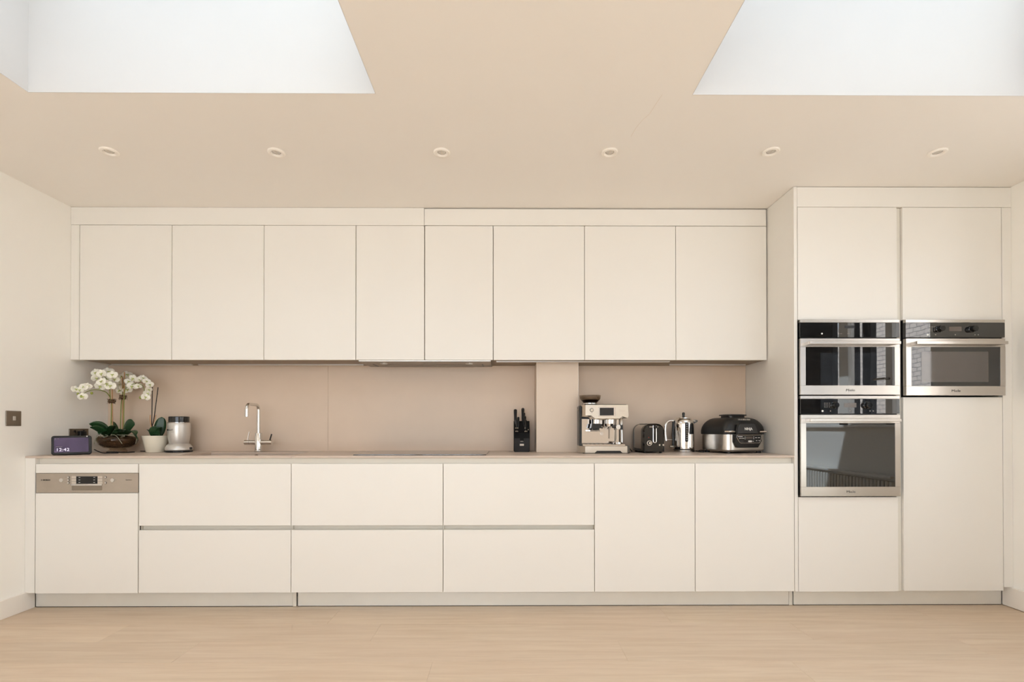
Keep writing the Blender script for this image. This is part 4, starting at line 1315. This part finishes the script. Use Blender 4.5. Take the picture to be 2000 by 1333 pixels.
cbox('foot_skirt', 'black', t, 304, 1060, 1196, 1209.6, CYF + 0.012, CYF + 0.28, 0.001)
tr = MB()
x0, z1 = cp(258, 1092)
x1, z0 = cp(1075, 1200)
yy = [(x0, CYF + 0.164), (x0, CYF + 0.035), (x0 + 0.030, CYF), (x1 - 0.022, CYF), (x1, CYF + 0.025), (x1, CYF + 0.164)]
tr.loft([[(a, b, z0) for a, b in yy], [(a, b, z1) for a, b in yy]])
base_ = tr.build('drip_tray', 'champagne', t)
MB().prism_y([cp(490, 1199), cp(525, 1166), cp(905, 1166), cp(940, 1199)], CYF - 0.0008, CYF + 0.004).build('tray_recess', 'black', base_)
cbox('tray_grille', 'mirror_steel', t, 300, 1000, 1062, 1091, CYF + 0.02, CYF + 0.16, 0.002)
for k in range(9):
    u = 340 + k * 72
    cbox('grille_slot', 'black', t, u, u + 40, 1060, 1062, CYF + 0.05, CYF + 0.13, 0)
# body: polished back panel, black sides
cbox('body', 'black', t, 304, 992, 440, 1090, CYF + 0.165, CYF + 0.29, 0.002)
cbox('back_panel', 'mirror_steel', t, 304, 975, 640, 1060, CYF + 0.160, CYF + 0.1648, 0.001)
cbox('side_column', 'black', t, 262, 303, 430, 1090, CYF + 0.06, CYF + 0.1645, 0.003)
x, z = cp(682, 890)
MB().cyl((x, CYF + 0.1595, z), (x, CYF + 0.156, z), 0.011, n=24).build('boss', 'steel', t)
# head
hd = MB()
front_uv = [(345, 418), (1040, 418), (1052, 600), (1030, 632), (945, 600), (905, 640), (500, 640), (440, 592), (345, 588)]
back_uv = [(304, 410), (1052, 410), (1060, 596), (1036, 636), (945, 620), (905, 655), (500, 655), (440, 610), (304, 600)]
hd.loft([[(cp(*p)[0], CYF + 0.012, cp(*p)[1]) for p in front_uv], [(cp(*p)[0], CYF + 0.045, cp(*p)[1]) for p in back_uv], [(cp(*p)[0], CYF + 0.29, cp(*p)[1]) for p in back_uv]])
head = hd.build('head', 'champagne', t, ang=20)
yh = CYF + 0.012
MB().prism_y([cp(548, 452), cp(838, 452), cp(838, 604), cp(548, 604)], yh - 0.003, yh + 0.0005).build('screen_bezel', 'steel', head)
cbox('touch_screen', 'lcd_dark', head, 576, 805, 466, 590, yh - 0.0042, yh - 0.0030, 0.0004)
x, z = cp(447, 503)
MB().cyl((x, yh + 0.0005, z), (x, yh - 0.001, z), 0.0125, n=30).build('button_ring', 'black', head)
MB().cyl((x, yh - 0.001, z), (x, yh - 0.005, z), 0.0105, 0.0095, n=30).build('power_button', 'chrome', head)
x, z = cp(447, 545)
MB().box(x - 0.006, x + 0.006, yh - 0.0004, yh + 0.0002, z - 0.001, z + 0.001).build('printed_mark', 'grey_print', head)
x, z = cp(943, 510)
text('Sage', 0.020, 'beige_plastic', head, (x, yh - 0.0003, z), sx=1.1)
cbox('top_plate', 'black', t, 318, 1035, 404, 410, CYF + 0.05, CYF + 0.28, 0.001)
x, z = cp(268, 490)
MB().cyl((x + 0.012, CYF + 0.10, z), (x - 0.006, CYF + 0.10, z), 0.007, n=18).build('grind_dial', 'steel', t)
# hopper
hx, hz = cp(467, 404)
hy = CYF + 0.125
MB().lathe([(0.048, 0.0), (0.049, 0.002), (0.049, 0.011), (0.046, 0.013)], (hx, hy, hz), 36).build('hopper_collar', 'chrome', t)
hop = MB().lathe([(0.044, 0.0132), (0.0455, 0.014), (0.066, 0.036), (0.069, 0.042), (0.070, 0.057), (0.0685, 0.057), (0.0672, 0.043), (0.0642, 0.037), (0.043, 0.0150), (0.0, 0.0150)], (hx, hy, hz), 40).build('bean_hopper', 'smoked', t)
MB().lathe([(0.0, 0.0155), (0.042, 0.0155), (0.056, 0.030), (0.05, 0.034), (0.02, 0.037), (0.0, 0.037)], (hx, hy, hz), 30).build('coffee_beans', 'bean', hop)
MB().lathe([(0.0, 0.058), (0.071, 0.058), (0.0725, 0.060), (0.071, 0.063), (0.055, 0.0645), (0.0, 0.0645)], (hx, hy, hz), 40).build('hopper_lid', 'smoked', hop)
# grind outlet with funnel, group head, tamp side
x, z = cp(548, 722)
MB().cyl((x, CYF + 0.09, z), (x, CYF + 0.09, cp(0, 640)[1]), 0.027, n=28).build('grind_outlet', 'chrome', t)
fz0, fz1 = cp(0, 800)[1], cp(0, 724)[1]
MB().loft([[(x + a, CYF + 0.09 + b, fz0) for a, b in ((-0.037, -0.03), (0.037, -0.03), (0.037, 0.03), (-0.037, 0.03))], [(x + a, CYF + 0.09 + b, fz1) for a, b in ((-0.030, -0.027), (0.026, -0.027), (0.026, 0.027), (-0.030, 0.027))]]).build('grind_chute', 'black', t)
MB().box(x - 0.022, x + 0.020, CYF + 0.065, CYF + 0.115, cp(0, 828)[1], cp(0, 800)[1], 0.002).build('chute_base', 'black_matt', t)
MB().box(x - 0.043, x + 0.024, CYF + 0.06, CYF + 0.155, cp(0, 852)[1], cp(0, 830)[1], 0.003).build('cradle', 'chrome', t)
x, z = cp(785, 725)
MB().cyl((x, CYF + 0.09, z), (x, CYF + 0.09, cp(0, 648)[1]), 0.034, n=32).build('group_head', 'chrome', t)
pf = MB().cyl((x - 0.008, CYF + 0.085, cp(0, 765)[1]), (x - 0.008, CYF + 0.085, z), 0.026, 0.029, 28).build('portafilter', 'mirror_steel', t)
for dx in (-0.012, 0.006):
    MB().tube([(x - 0.010 + dx * 0.3, CYF + 0.08, cp(0, 765)[1]), (x - 0.010 + dx, CYF + 0.08, cp(0, 785)[1]), (x - 0.010 + dx * 1.3, CYF + 0.08, cp(0, 808)[1])], 0.005, 10).build('spout', 'chrome', pf)
x, z = cp(875, 780)
hn = MB().cyl((x - 0.02, CYF + 0.07, z + 0.004), (x, CYF + 0.012, z), 0.011, 0.014, 24).build('portafilter_handle', 'black', pf)
MB().cyl((x, CYF + 0.012, z), (x + 0.001, CYF + 0.006, z), 0.0165, 0.0155, 30).build('handle_cap', 'chrome', hn)
x, z = cp(860, 820)
MB().tube([(x, CYF + 0.05, cp(0, 740)[1]), (x, CYF + 0.05, cp(0, 985)[1])], 0.0042, 10).build('hot_water_spout', 'nickel', t)
x, z = cp(962, 665)
MB().tube([(x, CYF + 0.075, cp(0, 640)[1]), (x, CYF + 0.065, cp(0, 735)[1])], 0.0085, 14).build('steam_joint', 'chrome', t)
st_ = MB().tube([(x, CYF + 0.065, cp(0, 735)[1]), (x + 0.002, CYF + 0.06, cp(0, 900)[1]), (x + 0.001, CYF + 0.055, cp(0, 1035)[1])], 0.0055, 12).build('steam_wand', 'chrome', t)
MB().tube([(x, CYF + 0.065, cp(0, 745)[1]), (x + 0.001, CYF + 0.063, cp(0, 825)[1])], 0.0088, 14).build('steam_grip', 'black', st_)
MB().lathe([(0.028, 0), (0.03, 0.002), (0.026, 0.012), (0.022, 0.013)], (cp(900, 0)[0], CYF + 0.06, cp(0, 1060)[1]), 28).build('milk_sensor', 'chrome', t)

# ================================================================== TOASTER
T0, T1, TYF = 0.876, 1.018, 3.205
t = thing('toaster', 'black two-slot toaster with chrome lever beside the kettle', 'toaster', ((T0 + T1) / 2, TYF + 0.14, ZW))


def arch(x0, x1, z0, z1, r, y, n=8):
    pts = [(x0, y, z0), (x1, y, z0)]
    for k in range(n + 1):
        a = R(90 * k / n)
        pts.append((x1 - r + r * math.cos(a), y, z1 - r + r * math.sin(a)))
    for k in range(n + 1):
        a = R(90 + 90 * k / n)
        pts.append((x0 + r + r * math.cos(a), y, z1 - r + r * math.sin(a)))
    return pts


zt0, zt1 = ZW + 0.008, ZW + 0.192
MB().loft([arch(T0 + 0.010, T1 - 0.010, zt0, zt1 - 0.008, 0.045, TYF), arch(T0, T1, zt0, zt1, 0.05, TYF + 0.012), arch(T0, T1, zt0, zt1, 0.05, TYF + 0.05)]).build('front_end', 'black_gloss', t)
MB().loft([arch(T0 + 0.001, T1 - 0.001, zt0 + 0.02, zt1 - 0.001, 0.049, TYF + 0.0502), arch(T0 + 0.001, T1 - 0.001, zt0 + 0.02, zt1 - 0.001, 0.049, TYF + 0.235)]).build('casing', 'steel', t)
MB().loft([arch(T0, T1, zt0, zt1, 0.05, TYF + 0.2352), arch(T0, T1, zt0, zt1, 0.05, TYF + 0.265), arch(T0 + 0.010, T1 - 0.010, zt0, zt1 - 0.008, 0.045, TYF + 0.278)]).build('rear_end', 'black_gloss', t)
MB().box(T0 + 0.0, T1 - 0.0, TYF + 0.0502, TYF + 0.235, zt0, zt0 + 0.0195, 0.001).build('lower_band', 'black', t)
for x in (T0 + 0.045, T1 - 0.045):
    MB().box(x - 0.012, x + 0.012, TYF + 0.065, TYF + 0.22, zt1 - 0.0015, zt1 + 0.0012, 0.0004).build('bread_slot', 'black', t)
for x in (T0 + 0.02, T1 - 0.02):
    for y in (TYF + 0.03, TYF + 0.25):
        MB().cyl((x, y, ZW), (x, y, zt0 + 0.001), 0.009, n=16).build('foot', 'black_matt', t)


def tp(u, v):
    return T0 + (u - 1300) / 360 * (T1 - T0), ZW + (1200 - v) * 0.000398


x, z = tp(1493, 880)
ch_ = MB()
ch_.tube([(x - 0.010, TYF - 0.001, tp(0, 745)[1])] + [(x - 0.010, TYF - 0.001, tp(0, 990)[1])] + [(x - 0.010 * math.cos(R(a)), TYF - 0.001, tp(0, 1005)[1] - 0.010 * math.sin(R(a))) for a in range(0, 181, 20)] + [(x + 0.010, TYF - 0.001, tp(0, 990)[1]), (x + 0.010, TYF - 0.001, tp(0, 745)[1])], 0.0032, 8)
ch_.build('lever_track', 'chrome', t)
lv = MB().box(x - 0.038, x + 0.022, TYF - 0.010, TYF - 0.004, tp(0, 776)[1], tp(0, 764)[1], 0.0015).build('lever_bar', 'chrome', t)
MB().sphere((x + 0.003, TYF - 0.012, tp(0, 770)[1]), 0.011, 16, 10, (1.1, 0.9, 0.9)).build('lever_knob', 'black_gloss', lv)
x, z = tp(1405, 1035)
dl = MB().cyl((x, TYF + 0.001, z), (x, TYF - 0.003, z), 0.0175, 0.0170, 30).build('browning_dial', 'chrome', t)
MB().cyl((x, TYF - 0.003, z), (x, TYF - 0.004, z), 0.0128, n=26).build('dial_face', 'black', dl)
MB().cyl((x, TYF - 0.004, z), (x, TYF - 0.013, z), 0.0078, 0.007, n=22).build('dial_knob', 'chrome', dl)
x, z = tp(1395, 945)
MB().cyl((x, TYF + 0.001, z), (x, TYF - 0.0015, z), 0.003, n=12).build('indicator', 'red', t)
for u in (1570, 1632):
    x, z = tp(u, 1066)
    MB().cyl((x, TYF + 0.001, z), (x, TYF - 0.005, z), 0.0062, 0.0055, n=18).build('button', 'chrome', t)

# ================================================================== KETTLE
X_, Y_ = 1.205, 3.385
t = thing('kettle', 'polished steel kettle with water gauge and black lid knob', 'kettle', (X_, Y_, ZW))
MB().lathe([(0.070, 0.0), (0.0725, 0.003), (0.0725, 0.014), (0.070, 0.016), (0.0, 0.016)], (X_, Y_, ZW), 44).build('base', 'chrome', t)
MB().lathe([(0.0705, 0.0162), (0.0712, 0.018), (0.0705, 0.021), (0.0, 0.021)], (X_, Y_, ZW), 44).build('base_gap', 'black', t)
body = MB().lathe([(0.0695, 0.0212), (0.0698, 0.045), (0.0692, 0.0455), (0.0692, 0.0470), (0.0696, 0.0475), (0.0690, 0.12), (0.0680, 0.19), (0.0655, 0.208), (0.058, 0.222), (0.050, 0.229), (0.0, 0.229)], (X_, Y_, ZW), 56).build('body', 'chrome', t)
MB().lathe([(0.0500, 0.2292), (0.048, 0.234), (0.030, 0.239), (0.010, 0.2415), (0.0, 0.2415)], (X_, Y_, ZW), 44).build('lid', 'chrome', t)
MB().lathe([(0.0085, 0.2412), (0.0080, 0.252), (0.0095, 0.260), (0.0088, 0.268), (0.005, 0.2715), (0.0, 0.272)], (X_, Y_, ZW), 24).build('lid_knob', 'black', t)
# gauge on the front, spout to the right, handle to the left
th = R(-3)
gx, gy = X_ + 0.0695 * math.sin(th), Y_ - 0.0695 * math.cos(th)
ga = MB()
for k in range(2):
    pass
ga.loft([rrect_xz(gx, ZW + 0.136, 0.020, 0.132, 0.009, gy - 0.0022), rrect_xz(gx, ZW + 0.136, 0.022, 0.134, 0.010, gy + 0.004)])
gg = ga.build('water_gauge', 'black_gloss', t)
for k in range(8):
    MB().box(gx - 0.004, gx + 0.005, gy - 0.0027, gy - 0.0022, ZW + 0.085 + k * 0.0145, ZW + 0.0865 + k * 0.0145, 0).build('gauge_mark', 'white_print', gg)
sp_ = MB()
sp_.loft([[(X_ + 0.058, Y_ + a, ZW + z) for a, z in ((-0.018, 0.190), (0.018, 0.190), (0.016, 0.222), (-0.016, 0.222))], [(X_ + 0.094, Y_ + a, ZW + z) for a, z in ((-0.008, 0.206), (0.008, 0.206), (0.008, 0.2175), (-0.008, 0.2175))]])
sp_.build('spout', 'chrome', t)
bar = MB().tube([(X_ - 0.072, Y_, ZW + 0.030), (X_ - 0.075, Y_, ZW + 0.12), (X_ - 0.070, Y_, ZW + 0.215)], 0.0075, 12).build('handle_mount', 'black', t)
hp = spline([(X_ - 0.070, Y_ - 0.001, ZW + 0.213), (X_ - 0.098, Y_ - 0.001, ZW + 0.212), (X_ - 0.120, Y_ - 0.001, ZW + 0.196), (X_ - 0.127, Y_ - 0.001, ZW + 0.165), (X_ - 0.126, Y_ - 0.001, ZW + 0.115), (X_ - 0.122, Y_ - 0.001, ZW + 0.076)])
hm = MB().tube(hp, 0.0088, 14).build('handle', 'chrome', t)
MB().tube([(X_ - 0.120, Y_, ZW + 0.083), (X_ - 0.074, Y_, ZW + 0.083)], 0.0036, 10).build('handle_link', 'chrome', hm)
MB().box(X_ - 0.098, X_ - 0.070, Y_ - 0.008, Y_ + 0.008, ZW + 0.030, ZW + 0.044, 0.003).build('switch', 'nickel', t)

# ================================================================== COUNTERTOP GRILL
t = thing('countertop_grill', 'black and steel countertop grill in the corner by the end panel', 'grill', (1.503, 3.30, ZW), R(17), local=True)
t.scale = (1.0, 1.0, 1.055)
GW, GD = 0.325, 0.275
for x in (-0.12, 0.12):
    for y in (-0.10, 0.10):
        MB().cyl((x, y, 0), (x, y, 0.013), 0.016, n=18).build('foot', 'black_matt', t)
MB().loft([rrect(0, 0, GW - 0.02, GD - 0.02, 0.05, 0.012), rrect(0, 0, GW, GD, 0.055, 0.022), rrect(0, 0, GW, GD, 0.055, 0.116)]).build('steel_body', 'steel', t)
lid = MB()
prof = [(0.0, 0.1165), (-0.002, 0.118), (-0.002, 0.138), (0.002, 0.158), (0.010, 0.176), (0.020, 0.190), (0.032, 0.202), (0.046, 0.211), (0.060, 0.2165), (0.075, 0.2195), (0.085, 0.220)]
lid.loft([rrect(0, 0.004, GW + 0.004 - 2 * a, GD + 0.004 - 1.5 * a, max(0.02, 0.057 - a * 0.2), z) for a, z in prof])
ld = lid.build('lid', 'black_matt', t, ang=50)
vc = MB()
vc.loft([rrect(0.012, 0.01, 0.13, 0.10, 0.02, 0.2195), rrect(0.012, 0.01, 0.128, 0.10, 0.02, 0.232), rrect(0.012, 0.01, 0.152, 0.115, 0.022, 0.2335), rrect(0.012, 0.01, 0.150, 0.112, 0.022, 0.240), rrect(0.012, 0.01, 0.10, 0.07, 0.02, 0.2435)])
vc.build('vent_cap', 'black', ld)
yf = -GD / 2
# shield-shaped front pod on the lid and the control panel below it
POD = []
up = [(-0.083, 0.118), (0.097, 0.118), (0.090, 0.150), (0.076, 0.176), (0.064, 0.184), (-0.056, 0.184), (-0.070, 0.176), (-0.080, 0.150)]
POD.append(0)
POD[0] = MB().loft([[(x, yf - 0.016 if z < 0.15 else yf - 0.010, z) for x, z in up], [(x * 1.02, yf + 0.05 + max(0, z - 0.15) * 0.8, z) for x, z in up]]).build('lid_pod', 'black', ld, ang=25)
up2 = [(0.007 + (x - 0.007) * 0.80, 0.150 + (z - 0.150) * 0.86) for x, z in up]
POD.append(0)
POD[1] = MB().loft([[(x, yf - 0.0195 if z < 0.15 else yf - 0.0135, z) for x, z in up2], [(0.007 + (x - 0.007) * 1.06, yf - 0.0150 if z < 0.15 else yf - 0.0090, 0.150 + (z - 0.150) * 1.06) for x, z in up2]]).build('pod_plate', 'charcoal', ld, ang=25)
lowp = [(-0.094, 0.1155), (0.107, 0.1155), (0.107, 0.075), (0.080, 0.036), (-0.068, 0.036), (-0.094, 0.070)]
cpn = MB().loft([[(x, yf - 0.018, z) for x, z in lowp], [(x, yf + 0.01, z) for x, z in lowp]]).build('control_panel', 'black', t)


def frame(pts, k, y, w):
    cx0 = sum(p[0] for p in pts) / len(pts)
    cz0 = sum(p[1] for p in pts) / len(pts)
    m_ = MB()
    n_ = len(pts)
    for i in range(n_):
        a, b = pts[i], pts[(i + 1) % n_]
        m_.tube([(a[0], y, a[1]), (b[0], y, b[1])], w, 6)
    return m_


trim_pts = [(-0.079, 0.112), (0.101, 0.112), (0.104, 0.098), (0.094, 0.070), (0.086, 0.064), (-0.052, 0.064), (-0.062, 0.070), (-0.082, 0.100)]
frame(trim_pts, 0, yf - 0.0185, 0.0016).build('silver_trim', 'steel', cpn)
MB().box(-0.012, 0.036, yf - 0.0192, yf - 0.018, 0.089, 0.103, 0.0003).build('display', 'lcd', cpn)
MB().loft([rrect_xz(0.018, 0.0745, 0.028, 0.010, 0.0048, yf - 0.0200), rrect_xz(0.018, 0.0745, 0.028, 0.010, 0.0048, yf - 0.018)]).build('start_button', 'white_print', cpn)
MB().loft([rrect_xz(-0.045, 0.0745, 0.028, 0.010, 0.0048, yf - 0.0190), rrect_xz(-0.045, 0.0745, 0.028, 0.010, 0.0048, yf - 0.018)]).build('power_button', 'charcoal', cpn)
for x, z, w_ in ((-0.055, 0.1035, 0.034), (-0.060, 0.093, 0.006), (-0.050, 0.093, 0.006), (-0.040, 0.093, 0.006), (-0.030, 0.093, 0.006), (-0.019, 0.100, 0.006), (-0.019, 0.090, 0.006), (0.046, 0.100, 0.006), (0.046, 0.090, 0.006), (0.064, 0.096, 0.013), (0.086, 0.096, 0.015), (0.068, 0.078, 0.010), (0.088, 0.078, 0.010), (0.042, 0.0745, 0.010)):
    MB().box(x - w_ / 2, x + w_ / 2, yf - 0.0186, yf - 0.018, z - 0.0016, z + 0.0016, 0).build('printed_mark', 'white_print', cpn)
POD.append(text('NINJA', 0.0215, 'white_print', ld, (0.007, yf - 0.0185, 0.1495), bold=0.0005, tilt=R(10)))
for o in POD + [cpn]:
    o.location.x -= 0.018
    o.scale.x = 1.05
# sticker icons above the pod
for k in range(6):
    MB().box(-0.058 + k * 0.016, -0.049 + k * 0.016, yf + 0.012, yf + 0.022, 0.2085 - 0.006, 0.2115, 0.0004).build('icon_mark', 'grey_print', ld)
for s in (-1, 1):
    x0 = 0.095 if s > 0 else -0.108
    x1 = 0.140 if s > 0 else -0.182
    hh = MB().tube(spline([(x0, yf - 0.004, 0.132), (x0 + s * 0.02, yf - 0.026, 0.134), (x1 - s * 0.02, yf - 0.030, 0.135), (x1, yf - 0.004, 0.134)], 6), 0.0052, 10).build('lid_handle', 'steel', ld)
